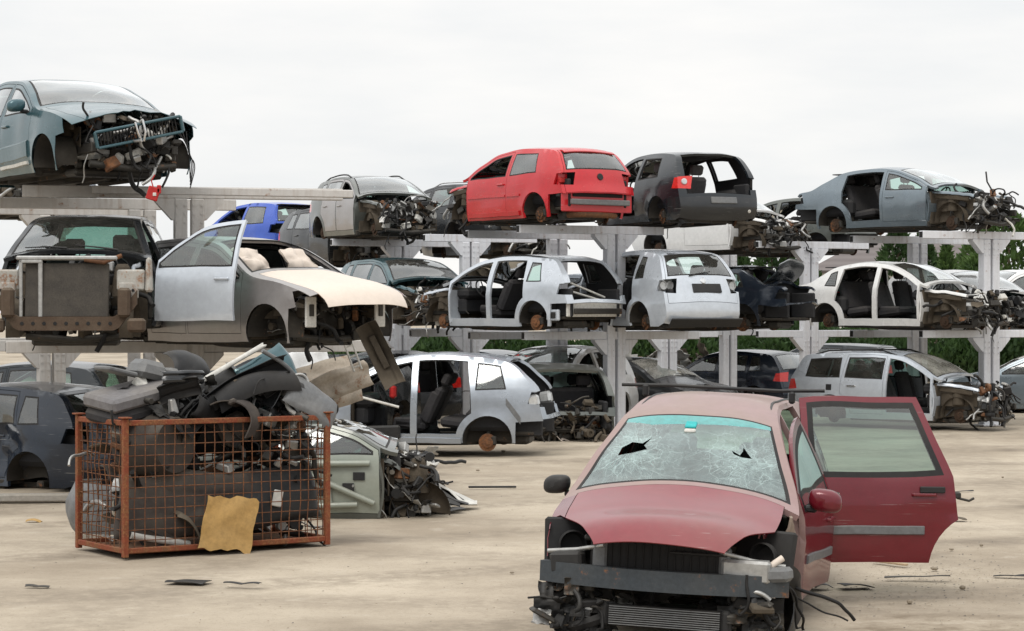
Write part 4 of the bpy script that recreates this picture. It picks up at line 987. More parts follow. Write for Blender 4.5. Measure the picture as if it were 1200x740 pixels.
df = pt[('door_f', 'L')]; fx = sh.axf-.44; hp = Vector((fx, sh.W(fx, .8), 0)); df.matrix_local = Matrix.Translation(hp) @ Matrix.Rotation(R(-7), 4, 'Z') @ Matrix.Translation(-hp)
side_strip(sh, dr, 1, [(-.12, .60), (-1.0, .60)], .07, 'plastic_grey', 'rubbing_strip', .016); side_strip(sh, df, 1, [(.95, .60), (.05, .60)], .07, 'plastic_grey', 'rubbing_strip', .016)
hb = MB(); q = sh.side(-1.06, .92, 1); hb.box(q+Vector((0, .012, .0)), (.20, .02, .05), 0, bev=.01); hb.build('handle_bezel', 'plastic', dr)
mirror_cap(sh, r, 1, 'p_maroon', 1.1, df); mirror_cap(sh, r, -1, 'plastic', .9)
# inside of the open door
mb = MB(); mb.grid(lambda a, b: (-.12-.85*a, sh.W(-.12-.85*a, .44+.55*b)-.07-.02*math.sin(3*b), .44+.55*b), 10, 8, 0, .03); mb.build('door_lining', 'interior', dr)
mb = MB(); hw = sh.W(-1.25, .9); mb.box((-1.27, hw-.03, .88), (.06, .05, .05), 0, bev=.01); mb.tube([(-1.27, hw-.03, .86), (-1.36, hw-.0, .84), (-1.40, hw-.01, .86)], .011, 0, 6); mb.build('latch', 'metal_dark', dr)
# roof rack bar and rails
for sg in (1, -1): roof_rail(sh, r, sg, .15, -1.9, 'plastic', .012, .012)
mb = MB(); zt_ = sh.top(-.9)+.10; mb.tube([(-.72, -.80, zt_-.015), (-.72, -.4, zt_), (-.72, .5, zt_), (-.72, .86, zt_+.02)], .014, 0, 8)
for sg in (1, -1): mb.box((-.72, sg*.60, zt_-.05), (.07, .05, .10), 0, bev=.02)
mb.build('roof_bar', 'plastic', r)
# bonnet gap, slam panel, radiator, beam, intercooler
mb = MB(); mb.grid(lambda a, b: (2.25-.20*abs(2*a-1)**2.2, (2*a-1)*.88, 0.435+.145*b), 20, 3, 0, .07)
for yy in (-.70, -.62, -.28, .10, .42, .70): mb.box((2.236-.20*abs(yy/.8)**2.2, yy, .505), (.012, .035, .03), 1, bev=.004)
mb.build('bumper_beam', [dirty('beam_steel', (.05, .06, .07), .5, .3, dust=.16, rust=.16, scale=4), 'rubber'], r)
mb = MB(); mb.box((2.05, -.06, .63), (.05, .92, .30), 0, bev=.01)
for k in range(16): mb.box((2.078, -.48+k*.056, .63), (.012, .012, .27), 0, bev=.003)
mb.box((2.08, -.06, .79), (.09, 1.0, .04), 1, bev=.012); mb.box((2.09, .25, .72), (.03, .40, .018), 1, bev=.006)
mb.build('radiator', ['rubber', 'plastic'], r)
mb = MB()
mb.box((2.06, -.68, .60), (.12, .24, .15), 2, bev=.02, rot=(.1, 0, -.2)); mb.box((2.06, .58, .62), (.14, .34, .16), 1, bev=.02); mb.box((2.04, .70, .60), (.14, .40, .10), 0, bev=.025, rot=(.12, 0, -.25)); mb.box((2.10, .58, .55), (.10, .16, .10), 0, bev=.02)
mb.box((2.05, -.45, .63), (.10, .10, .28), 0, bev=.015); mb.box((2.05, .43, .63), (.10, .08, .28), 0, bev=.015)
mb.box((2.03, 0, .50), (.08, 1.3, .06), 0, bev=.012)
for sg in (1, -1): mb.tube([(2.1, sg*.42, .74), (2.04, sg*.62, .69), (1.98, sg*.84, .66)], .018, 1, 6)
mb.build('front_panel', ['plastic_grey', 'alu', 'plastic'], r)
for sg in (1, -1):
    mb = MB(); T = Matrix.Translation((1.90, sg*.68, .71)) @ Matrix.Rotation(R(-90)+sg*-.35, 4, 'Z')
    mb.lathe([(.0, -.10), (.06, -.09), (.10, -.02), (.105, .03), (.095, .035), (.088, .0)], m=0, T=T, n=20)
    mb.box((1.80, sg*.68, .72), (.06, .44, .34), 0, bev=.02, rot=(0, -.25, sg*-.3)); mb.build('lamp_socket', 'rubber', r)
mb = MB(); mb.box((2.10, .03, .24), (.07, .80, .15), 0, bev=.01)
for k in range(9): mb.box((2.142, .03, .18+k*.0155), (.012, .78, .007), 1, bev=.002)
for sg in (1, -1): mb.box((2.10, .03+sg*.43, .24), (.09, .08, .17), 2, bev=.025)
mb.build('intercooler', ['rubber', 'plastic_grey', 'plastic'], r)
rng = random.Random(4)
for nm, (cy, cz, wy, wz, n) in (('torn_bumper_bracket', (-.62, .27, .22, .16, 46)), ('torn_bumper_bracket', (.62, .28, .16, .15, 40)), ('engine', (0, .5, .55, .30, 60))):
    mb = MB(); xo = 2.08 if n < 50 else 1.72
    for i in range(n):
        p = Vector((xo+rng.uniform(-.16, .10), cy+rng.uniform(-wy, wy), cz+rng.uniform(-wz, wz))); m = rng.choices([0, 1, 2, 6, 4], [44, 20, 8, 16, 6])[0]
        if i % 3 == 0: mb.box(p, (rng.uniform(.03, .14), rng.uniform(.04, .2), rng.uniform(.02, .09)), m, bev=.01, rot=(rng.uniform(-.5, .5), rng.uniform(-.4, .4), rng.uniform(-.6, .6)), taper=rng.uniform(.7, 1))
        elif i % 3 == 1:
            q = p.copy(); path = [q.copy()]; d = Vector((rng.uniform(-.3, .3), rng.uniform(-1, 1), rng.uniform(-.8, .3)))
            for _ in range(5): d = (d+Vector((rng.uniform(-.5, .5), rng.uniform(-.7, .7), rng.uniform(-.6, .5)))).normalized(); q = q+d*.06; q.z = max(q.z, .14); path.append(q.copy())
            mb.tube(smooth_path(path), rng.choice([.008, .012, .018]), m, 6)
        else:
            w_, h_ = rng.uniform(.08, .22), rng.uniform(.05, .16); sd = rng.uniform(0, 50); T = Matrix.Translation(p) @ Matrix.Rotation(R(90)+rng.uniform(-.7, .7), 4, 'Z') @ Matrix.Rotation(R(70)+rng.uniform(-.6, .6), 4, 'X')
            mb.grid(lambda a, b: ((a-.5)*w_, (b-.5)*h_, .05*noise.noise(Vector((a*2.5+sd, b*2.5, sd)))), 6, 4, m, .005, T)
    mb.build(nm, CL, r)
mb = MB(); mb.lathe([(.05, -.03), (.15, -.035), (.165, 0), (.15, .035), (.05, .03)], (2.02, -.52, .17), 'Z', 24, 0, Matrix.Translation((2.02, -.52, .17)) @ Matrix.Rotation(.35, 4, 'X') @ Matrix.Translation((-2.02, .52, -.17))); mb.build('pulley', 'rubber', r)
mb = MB(); mb.box((1.95, .72, .44), (.14, .11, .26), 0, bev=.045, rot=(.1, .1, 0), taper=.75); mb.tube(smooth_path([(1.97, .72, .56), (2.02, .74, .64), (1.98, .82, .70)]), .025, 0, 8); mb.tube(smooth_path([(2.02, .70, .34), (2.06, .76, .24), (2.03, .84, .22)]), .018, 1, 6); mb.build('washer_bottle', ['beige', 'rubber'], r)
mb = MB(); mb.grid(lambda a, b: (1.90-.75*a+.06*math.sin(9*b), .86+.05*math.sin(6*a+4*b), .14+.52*b*(1-.35*a)+.05*math.sin(5*a)), 12, 8, 0, .008); mb.build('torn_arch_liner', 'plastic', r)
mb = MB(); mb.grid(lambda a, b: (1.55-.55*a, .80+.04*math.sin(8*b+3*a), .36+.60*b), 8, 8, 0, .02); mb.build('bare_wing_panel', dirty('bare_body', (.26, .20, .16), .6, .2, dust=.45, rust=.2), r)
mb = MB(); rng = random.Random(44)
for k in range(4):
    q = Vector((1.62-.05*k, .84, .48)); path = [q.copy()]; d = Vector((-.2, .35, -.6))
    for _ in range(9): d = (d+Vector((rng.uniform(-.5, .4), rng.uniform(-.35, .45), rng.uniform(-.5, .2)))).normalized(); q = q+d*.065; q.z = max(q.z, .125); path.append(q.copy())
    mb.tube(smooth_path(path), rng.choice([.007, .010, .014]), 0, 6)
mb.build('hanging_wires', 'rubber', r)
for (tx, v0, w_, h_, mt) in ((3.80, -.06, .085, .085, 'sticker'), (3.72, -.05, .085, .04, 'white_pl')): plate(sh, pt[('windscreen', 'C')], tx, v0, w_, h_, mt, 'sticker', .004)
tk = C['truck'][0]; sh = C['truck'][1]; d2 = C['truck_door']; hx = sh.axf-.44; hp = Vector((hx, sh.W(hx, .9), 0))
d2.matrix_local = Matrix.Translation(hp+Vector((.10, -.04, -.04))) @ Matrix.Rotation(R(-120), 4, 'Z') @ Matrix.Translation(-hp); tag(d2, 'silver front door swung wide open')
mb = MB()
mb.box((2.0, 0, .80), (.06, .95, .62), 0, bev=.01, rot=(0, -.08, 0)); mb.box((2.04, -.30, .80), (.04, .05, .70), 2, bev=.008); mb.box((2.05, -.52, .80), (.04, .04, .70), 2, bev=.008); mb.box((2.05, -.41, 1.13), (.04, .26, .04), 2, bev=.008); mb.box((2.05, -.41, .47), (.04, .26, .04), 2, bev=.008)
mb.build('radiator', [dirty('radiator_fins', (.055, .05, .045), .8, .2, dust=.22, var=.35, scale=9), 'plastic', 'alu'], tk)
mb = MB(); mb.box((2.02, 0, 1.17), (.10, 1.15, .05), 0, bev=.015); mb.tube([(2.05, .2, 1.15), (2.05, .42, 1.12), (2.0, .62, 1.20)], .025, 1, 8); mb.build('slam_panel', ['alu', 'rust'], tk)
mb = MB(); mb.grid(lambda a, b: (2.10, (2*a-1)*.80, .34+.16*b+.30*max(0, abs(2*a-1)-.72)/.28), 24, 2, 0, .09)
for sg in (1, -1): mb.box((2.1, sg*.66, .66), (.16, .14, .34), 0, bev=.03); mb.box((2.1, sg*.80, .40), (.2, .2, .16), 0, bev=.03)
for k in range(9): mb.lathe([(0, .0), (.022, .0)], (2.105+.0, -.5+k*.125, .42), 'X', 10, 1)
mb.build('crossmember', [dirty('brown_rust', (.075, .048, .033), .9, .2, dust=.4, rust=.12, bump=.4, scale=6), 'rubber'], tk)
for sg in (1, -1):
    mb = MB(); mb.box((1.95, sg*.72, .92), (.10, .32, .24), 0, bev=.02, rot=(0, 0, sg*-.2)); mb.box((1.99, sg*.70, .80), (.05, .22, .18), 0, bev=.01); mb.box((1.9, sg*.92, .98), (.22, .08, .40), 0, bev=.03, taper=.7)
    for q in (-.05, .05): mb.lathe([(0, .004), (.018, .004)], (2.02, sg*.70+q, .80), 'X', 10, 1)
    mb.build('lamp_carrier', [dirty('stained_white_metal', (.42, .41, .38), .6, 0, dust=.5, rust=.4, scale=5), 'rubber'], tk)

for o in HERO.children:
    if o.name.split('.')[0] in ('bumper_beam', 'intercooler', 'torn_bumper_bracket', 'pulley', 'washer_bottle'): o.location.z += .02
# ------------------------------------------------------------------ steel racks: double posts with cantilever beams and gusset plates
ANG = R(24)
def rack_frame(label, u, p, arms, ang=ANG, mat='rack', base=0.0, back=0., gap=.05, pw=.165):
    """arms: (beam top height, reach left, reach right); back: metres behind the given place, square to the rack row"""
    x, y = px(u, p)-math.sin(ang)*back, dep(p)+math.cos(ang)*back
    r = empty('rack_frame', (x, y, base), (0, 0, ang), label, 'storage rack', 'steel rack frames carrying the wrecks')
    top = max(a[0] for a in arms)-.155
    for sg in (-1, 1):
        cx = sg*(gap+pw)/2; mb = MB()
        mb.box((cx, 0, top/2), (pw, .20, top), 0, bev=.012); mb.box((cx, 0, .012), (pw+.10, .34, .024), 0, bev=.004)
        for za, _, _ in arms:
            for k in range(3):
                for e in (-.05, .05): mb.lathe([(.016, 0), (.016, -.014), (0, -.014)], (cx+e, -.10, za-.24-.11*k), 'Y', 6, 0)
        mb.box((cx, -.0, .02), (pw+.14, .36, .03), 0, bev=.006)
        mb.build('post', mat, r)
    for zt, l, q in arms:
        mb = MB(); mb.box(((q-l)/2, 0, zt-.078), (l+q, .15, .15), 0, bev=.008)
        for e, sg in ((-l, -1), (q, 1)): mb.box((e+sg*.001, 0, zt-.078), (.006, .115, .115), 1, bev=.001)
        mb.build('beam', [mat, 'rubber'], r)
        for sg in ((-1, 1) if back < 3 else ()):
            a = sg*(gap/2+pw); w_ = .25
            mb = MB(); pr = [(a, zt-.155), (a+sg*w_, zt-.155), (a+sg*w_, zt-.19), (a+sg*.03, zt-.43), (a, zt-.43)]
            vs = [(c, d*.09, e) for d in (-1, 1) for c, e in pr]; n = len(pr)
            fs = [tuple(range(n)), tuple(range(2*n-1, n-1, -1))]+[(i, i+n, (i+1) % n+n, (i+1) % n) for i in range(n)]
            if sg < 0: fs = [f[::-1] for f in fs]
            mb.add(vs, fs); mb.build('gusset', mat, r)
T2, T1 = 3.84, 1.90
rack_frame('front rack frame whose double post stands behind the red minivan roof', 773, 66, ((T2, 1.95, 1.0), (T1, 1.85, 1.75)), back=1.8)
rack_frame('rear rack frame partner behind the post near the red minivan roof', 773, 66, ((T2-.02, 1.9, 1.6), (T1-.02, 1.85, 1.75)), back=4.3)
rack_frame('front rack frame with the tall white double post near the right edge', 1225, 61.5, ((T2, 1.6, 1.7), (T1, 1.6, 1.7)), back=1.8)
rack_frame('rear rack frame in front of the tiled roof, left of the tall right post', 1225, 61.5, ((T2-.02, 1.6, 1.7), (T1-.02, 1.6, 1.7)), back=4.3)
rack_frame('rack frame behind the crushed saloon, before the clipped green trees', 948, 53.5, ((T2-.05, 1.3, 1.5), (T1-.05, 1.3, 1.5)))
rack_frame('farther rack frame left of the one before the green trees', 948, 53.5, ((T2-.05, 1.3, 1.2), (T1-.05, 1.2, 1.2)), back=3.6)
rack_frame('rack frame between the teal hatchback and the bright red hatchback', 550, 57, ((T2, 1.0, 1.5), (T1, 1.3, 1.3)))
rack_frame('rack frame under the bare front of the dark silver car', 470, 54, ((T2-.02, 1.6, 1.5), (T1, 1.5, 1.5)))
rack_frame('rack frame holding up the royal blue small hatchback', 345, 50, ((T2-.28, 1.5, 1.5), (T1, 1.5, 1.5)))
rack_frame('rack frame hidden low behind the silver tall hatchback', 782, 55, ((T1-.04, 1.0, 1.2),))
rack_frame('front left rack frame with a long beam ending in free air', 244, 98, ((T2+.04, 2.1, 2.0), (T1, 2.3, 2.5)), mat='rack_warm', ang=R(14), back=2.2)
rack_frame('left rack frame close behind the front one, by the pickup windscreen', 205, 98, ((T2-.0, 2.0, 1.3), (T1-.02, 2.0, 1.8)), mat='rack_warm', back=4.6, ang=R(14))
rack_frame('left rack frame showing two short posts above the dented dark blue hatchback', 60, 82, ((T2-.04, 1.5, 1.4), (T1, 1.5, 1.5)), mat='rack_warm')
# a second long rail on the left rack, and a red tag hanging from it
mb = MB(); mb.box((0, 0, 0), (3.3, .07, .10), 0, bev=.01); mb.box((1.56, 0, 0), (.01, .05, .08), 1, bev=.002)
o = mb.build('loose_rail', ['rack_warm', 'rubber'], loc=(px(262, 92), dep(92), 3.80)); o.rotation_euler = (0, R(.6), R(8)); tag(o, 'long pale steel rail lying along the upper left rack beam', 'rail')
mb = MB(); mb.box((0, 0, 0), (.14, .03, .16), 0, bev=.012, rot=(0, .3, 0)); mb.box((.07, 0, .05), (.05, .03, .10), 0, bev=.01); mb.box((.02, -.018, -.01), (.04, .012, .04), 1, bev=.004); mb.tube([(0, 0, .08), (-.02, 0, .15), (.02, 0, .22)], .008, 0, 5)
o = mb.build('hanging_bracket', ['red_pl', 'white_pl'], loc=(px(179, 100), dep(99)-.25, 3.66)); tag(o, 'small dark red bracket hanging from the upper left rack', 'bracket')

# ------------------------------------------------------------------ the wire cage full of scrap
CAGE = Matrix.Translation((-3.57, 21.26, 0)) @ Matrix.Rotation(R(34), 4, 'Z')
cl, cw, ch = 2.13, 1.06, 1.28
cg = empty('mesh_cage', label='rusty orange wire mesh cage heaped with scrap car parts', cat='cage'); cg.matrix_world = CAGE
for x in (0, cl):
    for y in (0, cw):
        mb = MB(); mb.box((x, y, ch/2+.01), (.055, .055, ch), 0, bev=.006); mb.box((x, y, ch+.02), (.10, .10, .015), 0, bev=.004); mb.build('corner_post', 'cage', cg)
for z, nm in ((.07, 'bottom_rail'), (ch-.03, 'top_rail')):
    for (a, b) in (((0, 0), (cl, 0)), ((0, cw), (cl, cw)), ((0, 0), (0, cw)), ((cl, 0), (cl, cw))):
        mb = MB(); d = (abs(b[0]-a[0]), abs(b[1]-a[1])); mb.box(((a[0]+b[0])/2, (a[1]+b[1])/2, z), (max(d[0]-.056, .046), max(d[1]-.056, .046), .05), 0, bev=.006); mb.build(nm, 'cage', cg)
mb = MB(); mb.box((cl/2, cw/2, .045), (cl-.06, cw-.06, .02), 0, bev=.004); mb.build('floor_plate', 'rust', cg)
rng = random.Random(12)
def wire_panel(p0, p1):
    mb = MB(); a = Vector((*p0, 0)); b = Vector((*p1, 0)); d = b-a; n = int(d.length/.098); nz = 12; nr = Vector((-d.y, d.x, 0)).normalized()
    off = lambda s, z: nr*(.035*noise.noise(Vector((s*3, z*3, p0[0]*7+p0[1]))))
    for i in range(1, n):
        s = i/n+rng.uniform(-.004, .004); mb.tube([a+d*s+off(s*d.length, z)+Vector((0, 0, z)) for z in np.linspace(.06, ch-.04, 7)], .0052, 0, 5)
    for k in range(1, nz):
        z = .06+(ch-.1)*k/nz; mb.tube([a+d*s+off(s*d.length, z)+nr*.009+Vector((0, 0, z)) for s in np.linspace(0, 1, 12)], .0052, 0, 5)
    mb.build('wire_panel', 'mesh', cg)
wire_panel((0, 0), (cl, 0)); wire_panel((0, cw), (0, 0)); wire_panel((cl, 0), (cl, cw)); wire_panel((cl, cw), (0, cw))

def put(o, M_): o.matrix_world = M_; return o
def TR(x, y, z, rx=0, ry=0, rz=0): return Matrix.Translation((x, y, z)) @ Matrix.Rotation(R(rz), 4, 'Z') @ Matrix.Rotation(R(ry), 4, 'Y') @ Matrix.Rotation(R(rx), 4, 'X')
def sheet_part(name, w_, h_, mat, sd, curl=.10, rough=.05, th=.006, ribs=0, edge=.03):
    """a moulded panel: curled, dented, with a folded lip and ribs"""
    def f(a, b):
        x, y = (a-.5)*w_, (b-.5)*h_
        z = curl*(1-(2*a-1)**2)*.6+curl*(1-(2*b-1)**2)*.5+rough*.5*noise.noise(Vector((x*2.2+sd, y*2.2, sd*1.7)))+rough*.7*(abs(noise.noise(Vector((x*2.6+y*1.5+sd, y*2.6-x, sd))))-.2)
        if ribs: z += .012*math.copysign(min(1, abs(3*math.sin(b*math.pi*ribs))), math.sin(b*math.pi*ribs))
        e = min(a, 1-a, b, 1-b); z -= edge*max(0, 1-e/.07)**2
        k = 1+.10*noise.noise(Vector((b*2.2, sd, a))); return (x*k, y*(1+.12*noise.noise(Vector((a*2.4, sd+4, 0)))), z)
    mb = MB(); mb.grid(f, 26, 18, 0, th); return mb.build(name, mat)
def bumper_part(name, w_, mat, sd, hgt=.38, deep=.28):
    def f(a, b):
        y = (2*a-1); x = y*w_/2; back = deep*abs(y)**3.2; sec = (b-.5)*2
        return (x*(1-.05*abs(y)**3), -back-.09*sec*sec+.02*noise.noise(Vector((a*5, b*4, sd))), sec*hgt/2+.03*noise.noise(Vector((a*3, sd, 0)))+(.018 if .42 < b < .62 else 0))
    mb = MB(); mb.grid(f, 34, 12, 0, .006)
    mb.box((0, -.05, 0), (w_*.5, .03, hgt*.3), 0, bev=.01); return mb.build(name, mat)
def dash_part(name, w_, mat, sd):
    mb = MB(); rg = random.Random(sd)
    mb.grid(lambda a, b: ((a-.5)*w_, .38*math.cos(b*2.6)*.6+.02*noise.noise(Vector((a*4, b*4, sd))), .30*math.sin(b*2.6)+.06*math.exp(-((a-.25)/.12)**2)), 24, 12, 0, .012)
    mb.box((.05*w_, -.02, .06), (.26, .28, .30), 0, bev=.04)
    for k in range(4): mb.box(((k/3-.5)*w_*.85, .17, .20), (.13, .05, .08), 0, bev=.015)
    return mb.build(name, mat)
SG = 'scrap parts heaped in the mesh cage'
def scr(o, M_, label, cat='scrap part', group=SG): put(o, CAGE @ M_); return tag(o, label, cat, group)
# seat-like block and grey housings on the left of the heap
mb = MB(); mb.box((0, 0, 0), (.90, .50, .13), 0, bev=.03); mb.box((-.02, 0, -.14), (.86, .48, .13), 1, bev=.04); mb.box((.45, .0, -.07), (.08, .48, .26), 2, bev=.03); mb.tube([(-.5, -.28, .0), (-.52, -.31, -.12), (-.4, -.32, -.2)], .012, 2, 6)
scr(mb.build('seat_cushion', ['fabric_grey', 'fabric', 'plastic']), TR(.36, .55, 1.50, 8, -11, 12), 'grey padded seat cushion on the left of the heap', 'seat')
mb = MB(); mb.box((0, 0, 0), (.36, .30, .18), 0, bev=.05, taper=.85); mb.box((.22, -.02, -.04), (.12, .28, .20), 0, bev=.03); mb.box((-.35, 0, -.08), (.34, .26, .04), 0, bev=.015)
scr(mb.build('storage_box', ['plastic_grey']), TR(.55, .70, 1.72, 0, 12, 10), 'light grey plastic storage box topping the grey cushion', 'box')
scr(bumper_part('bumper_cover', 1.35, 'plastic', 2, .24, .16), TR(1.20, .36, 1.52, 14, -27, 6), 'long dark bumper cover slanting up across the heap', 'bumper')
mb = MB(); mb.grid(lambda a, b: (.85*(a-.5), .16*math.cos(b*3.1), .16*math.sin(b*3.1)+.09*math.sin(a*3.14)), 16, 10, 0, .01); scr(mb.build('arch_liner', 'rubber'), TR(1.48, .25, 1.43, 10, -14, -6), 'black arched wheel liner under the slanting bumper cover', 'liner')
scr(sheet_part('door_lining', .62, .50, 'p_teal', 5, .06, .05, .012), TR(1.80, .55, 1.62, 78, -25, 8), 'dark teal door lining standing up at the right of the heap', 'door lining')
mb = MB(); mb.tube(smooth_path([(-.25, 0, .35), (.0, 0, .22), (.16, 0, .05), (.10, 0, -.2)]), .022, 0, 8); scr(mb.build('pale_strut', 'plastic_grey'), TR(1.80, .24, 1.55), 'pale bent strut beside the dark teal door lining', 'strut')
scr(sheet_part('bent_panel', .58, .36, 'plastic_grey', 8, .06, .05), TR(2.02, .10, 1.40, 55, 34, -10), 'grey bent panel drooping over the right end of the cage', 'panel')
scr(sheet_part('sheet_strip', .8, .05, 'white_pl', 14, .02, .03), TR(1.36, .5, 1.78, 70, -27, 0), 'thin pale strip along the top of the slanting bumper cover', 'strip')
mb = MB(); engine_clutter(mb, .25, 2.0, .40, 1.2, 1.62, random.Random(5), 170, False); o = mb.build('loose_fittings', CL); scr(o, TR(0, .6, 0), 'tangle of hoses and brackets between the parts on the cage heap', 'fittings')
o = sheet_part('headlight_shell', .5, .34, 'plastic', 21, .12, .06); scr(o, TR(1.05, .85, 1.72, 50, 10, 20), 'black moulded shell behind the slanting bumper cover', 'shell')
o = dash_part('dashboard', 1.2, 'plastic', 9); scr(o, TR(.95, .85, 1.35, 10, -6, 5), 'black dashboard lying at the back of the heap', 'dashboard')
rng = random.Random(77)
for i in range(24):
    m = rng.choice(['plastic', 'plastic_grey', 'metal_dark', 'mud', 'rubber', 'p_char'])
    o = sheet_part('trim_panel', rng.uniform(.22, .5), rng.uniform(.10, .26), m, 90+i, .05, .06, .006, rng.choice([0, 0, 3]))
    scr(o, TR(rng.uniform(.55, 2.0), rng.uniform(.15, 1.0), rng.uniform(1.26, 1.66), rng.uniform(0, 110), rng.uniform(-50, 50), rng.uniform(0, 180)), 'torn strip of trim on top of the cage heap', 'trim panel', 'torn trim strips on top of the cage heap')
# inside the cage
mb = MB(); mb.lathe([(.0, -.30), (.26, -.30), (.30, -.2), (.30, .2), (.26, .30), (0, .30)], m=0, n=28); scr(mb.build('plastic_drum', 'dusty_trim'), TR(.48, .42, 1.02, 0, 0, 20), 'dusty grey drum at the upper left inside the cage', 'drum')
scr(sheet_part('door_lining', 1.0, .62, 'dusty_trim', 31, .05, .03, .014, 3), TR(.90, .18, .46, 80, 4, -4), 'dark ribbed door lining behind the cardboard sheet', 'door lining')
scr(sheet_part('door_lining', .95, .55, 'plastic', 33, .06, .04, .014, 2), TR(1.68, .20, .50, 76, -6, 6), 'black ribbed door lining at the lower right inside the cage', 'door lining')
scr(sheet_part('door_lining', .7, .6, 'dusty_trim', 35, .05, .04, .014), TR(.36, .20, .42, 84, 8, 0), 'dark door lining at the lower left inside the cage', 'door lining')
rng = random.Random(3)
for i in range(16):
    m = rng.choice(['plastic', 'dusty_trim', 'interior', 'metal_dark', 'mud', 'dusty_trim', 'rust'])
    T = TR(rng.uniform(.3, 1.9), rng.uniform(.3, 1.0), rng.uniform(.25, 1.22), rng.uniform(30, 100), rng.uniform(-40, 40), rng.uniform(0, 90))
    o = (sheet_part('trim_panel', rng.uniform(.4, .8), rng.uniform(.25, .5), m, 50+i, .08, .07) if i % 3 else dash_part('trim_panel', rng.uniform(.5, .9), m, 50+i))
    scr(o, T, 'dark trim panel jumbled inside the rusty mesh cage', 'trim panel', 'dark trim panels jumbled inside the cage')
mb = MB(); engine_clutter(mb, .12, 2.05, .45, .10, 1.20, random.Random(6), 190, False); scr(mb.build('cable_tangle', CL), TR(0, .62, 0), 'tangle of cables and small brackets filling the cage', 'cables')
mb = MB(); mb.tube([(-.3, 0, 0), (.3, 0, -.12)], .035, 0, 8); scr(mb.build('pale_tube', 'white_pl'), TR(.42, .14, .20, 0, 0, 0), 'pale tube at the bottom left of the cage', 'tube')
mb = MB(); mb.box((0, 0, 0), (.10, .03, .16), 0, bev=.01, rot=(0, .2, 0)); scr(mb.build('white_clip', 'white_pl'), TR(1.62, .06, .48), 'small white clip at the lower right of the cage', 'clip')
cb = dirty('worn_cardboard', (.40, .245, .085), .85, dust=.18, dustc=(.36, .30, .2), var=.25, scale=3)
def card(a, b):
    x, z = (a-.5)*.54*(1-.12*max(0, noise.noise(Vector((b*5, 9, 2))))), (b-.5)*.50*(1+.14*noise.noise(Vector((a*6, 3, 8)))); return (x+.06*(b-.5)+.02*noise.noise(Vector((b*3, 1, 0))), -.05*(1-b)+.03*noise.noise(Vector((a*2.5, b*2.5, 3)))-.05*max(0, a-.8), z+.05*noise.noise(Vector((a*2.2, 2, 0))))
mb = MB(); mb.grid(card, 16, 16, 0, .008); o = mb.build('cardboard_sheet', cb); put(o, CAGE @ TR(1.02, -.07, .275, 0, 8, 0)); tag(o, 'torn yellow brown cardboard sheet leaning on the cage front', 'cardboard')

# ------------------------------------------------------------------ loose parts in the yard
def loose(o, x, y, z, lab, cat, rx=0, ry=0, rz=0, group=None): put(o, TR(x, y, z, rx, ry, rz)); return tag(o, lab, cat, group)
loose(bumper_part('bumper_end', .9, 'plastic_grey', 4, .50, .35), px(80, 116), dep(116), .30, 'torn grey bumper end leaning left of the mesh cage', 'bumper', 0, 0, 112)
loose(bumper_part('bumper_cover', .86, 'mud', 7, .26, .2), px(444, 98), dep(98), 1.80, 'long dirty bumper cover hanging down under the beige bonnet', 'bumper', 20, 62, 25)
M['stained'] = dirty('stained_beige', (.44, .38, .31), .6, dust=.45, rust=.22, scale=4)
loose(sheet_part('inner_panel', 1.3, .7, 'stained', 61, .05, .16, .006, 4), px(362, 88), dep(88), 1.22, 'large beige inner panel in the heap behind the cage', 'panel', 66, -16, 10, 'scrap panels heaped behind the cage')
loose(sheet_part('inner_panel', 1.0, .34, 'stained', 63, .04, .16, .006, 3), px(392, 90), dep(90)-.3, 1.32, 'narrow beige rail panel on top of the larger beige panel', 'panel', 70, -22, 0, 'scrap panels heaped behind the cage')
loose(sheet_part('inner_panel', .9, .6, 'p_pearl', 65, .06, .20), px(352, 86), dep(86), 1.45, 'off white crumpled panel at the top left of the heap behind the cage', 'panel', 60, -8, 20, 'scrap panels heaped behind the cage')
mb = MB()
for k in (-.05, .05): mb.box((k, 0, 0), (.025, .025, .55), 0, bev=.006)
for k in range(4): mb.box((0, 0, -.22+k*.14), (.09, .02, .025), 0, bev=.006)
loose(mb.build('pale_bracket', 'white_pl'), px(411, 92), dep(92), 1.78, 'pale ladder shaped bracket leaning beside the hanging bumper cover', 'bracket', 0, -20, 0)
mb = MB(); engine_clutter(mb, -.7, .7, .4, .2, 1.1, random.Random(8), 150, False); loose(mb.build('parts_heap', ['plastic', 'metal_dark', 'beige', 'rust', 'mud', 'white_pl', 'rubber', 'red_pl']), px(345, 92), dep(92), 0, 'heap of small mixed parts behind the mesh cage', 'parts heap', 0, 0, 90)
mb = MB(); engine_clutter(mb, 0, .9, .75, .10, .72, random.Random(18), 150, False)
for k in range(7): mb.grid(lambda a, b: (.25+.10*k*a+.55*a, -.5+.14*k+.3*(b-.5), .55-.45*a+.12*noise.noise(Vector((a*4, b*4, k)))), 7, 5, 0 if k % 3 else 5, .006)
o = mb.build('torn_front_parts', CL); o.parent = C['front'][0]; o.location = (.55, 0, .22)
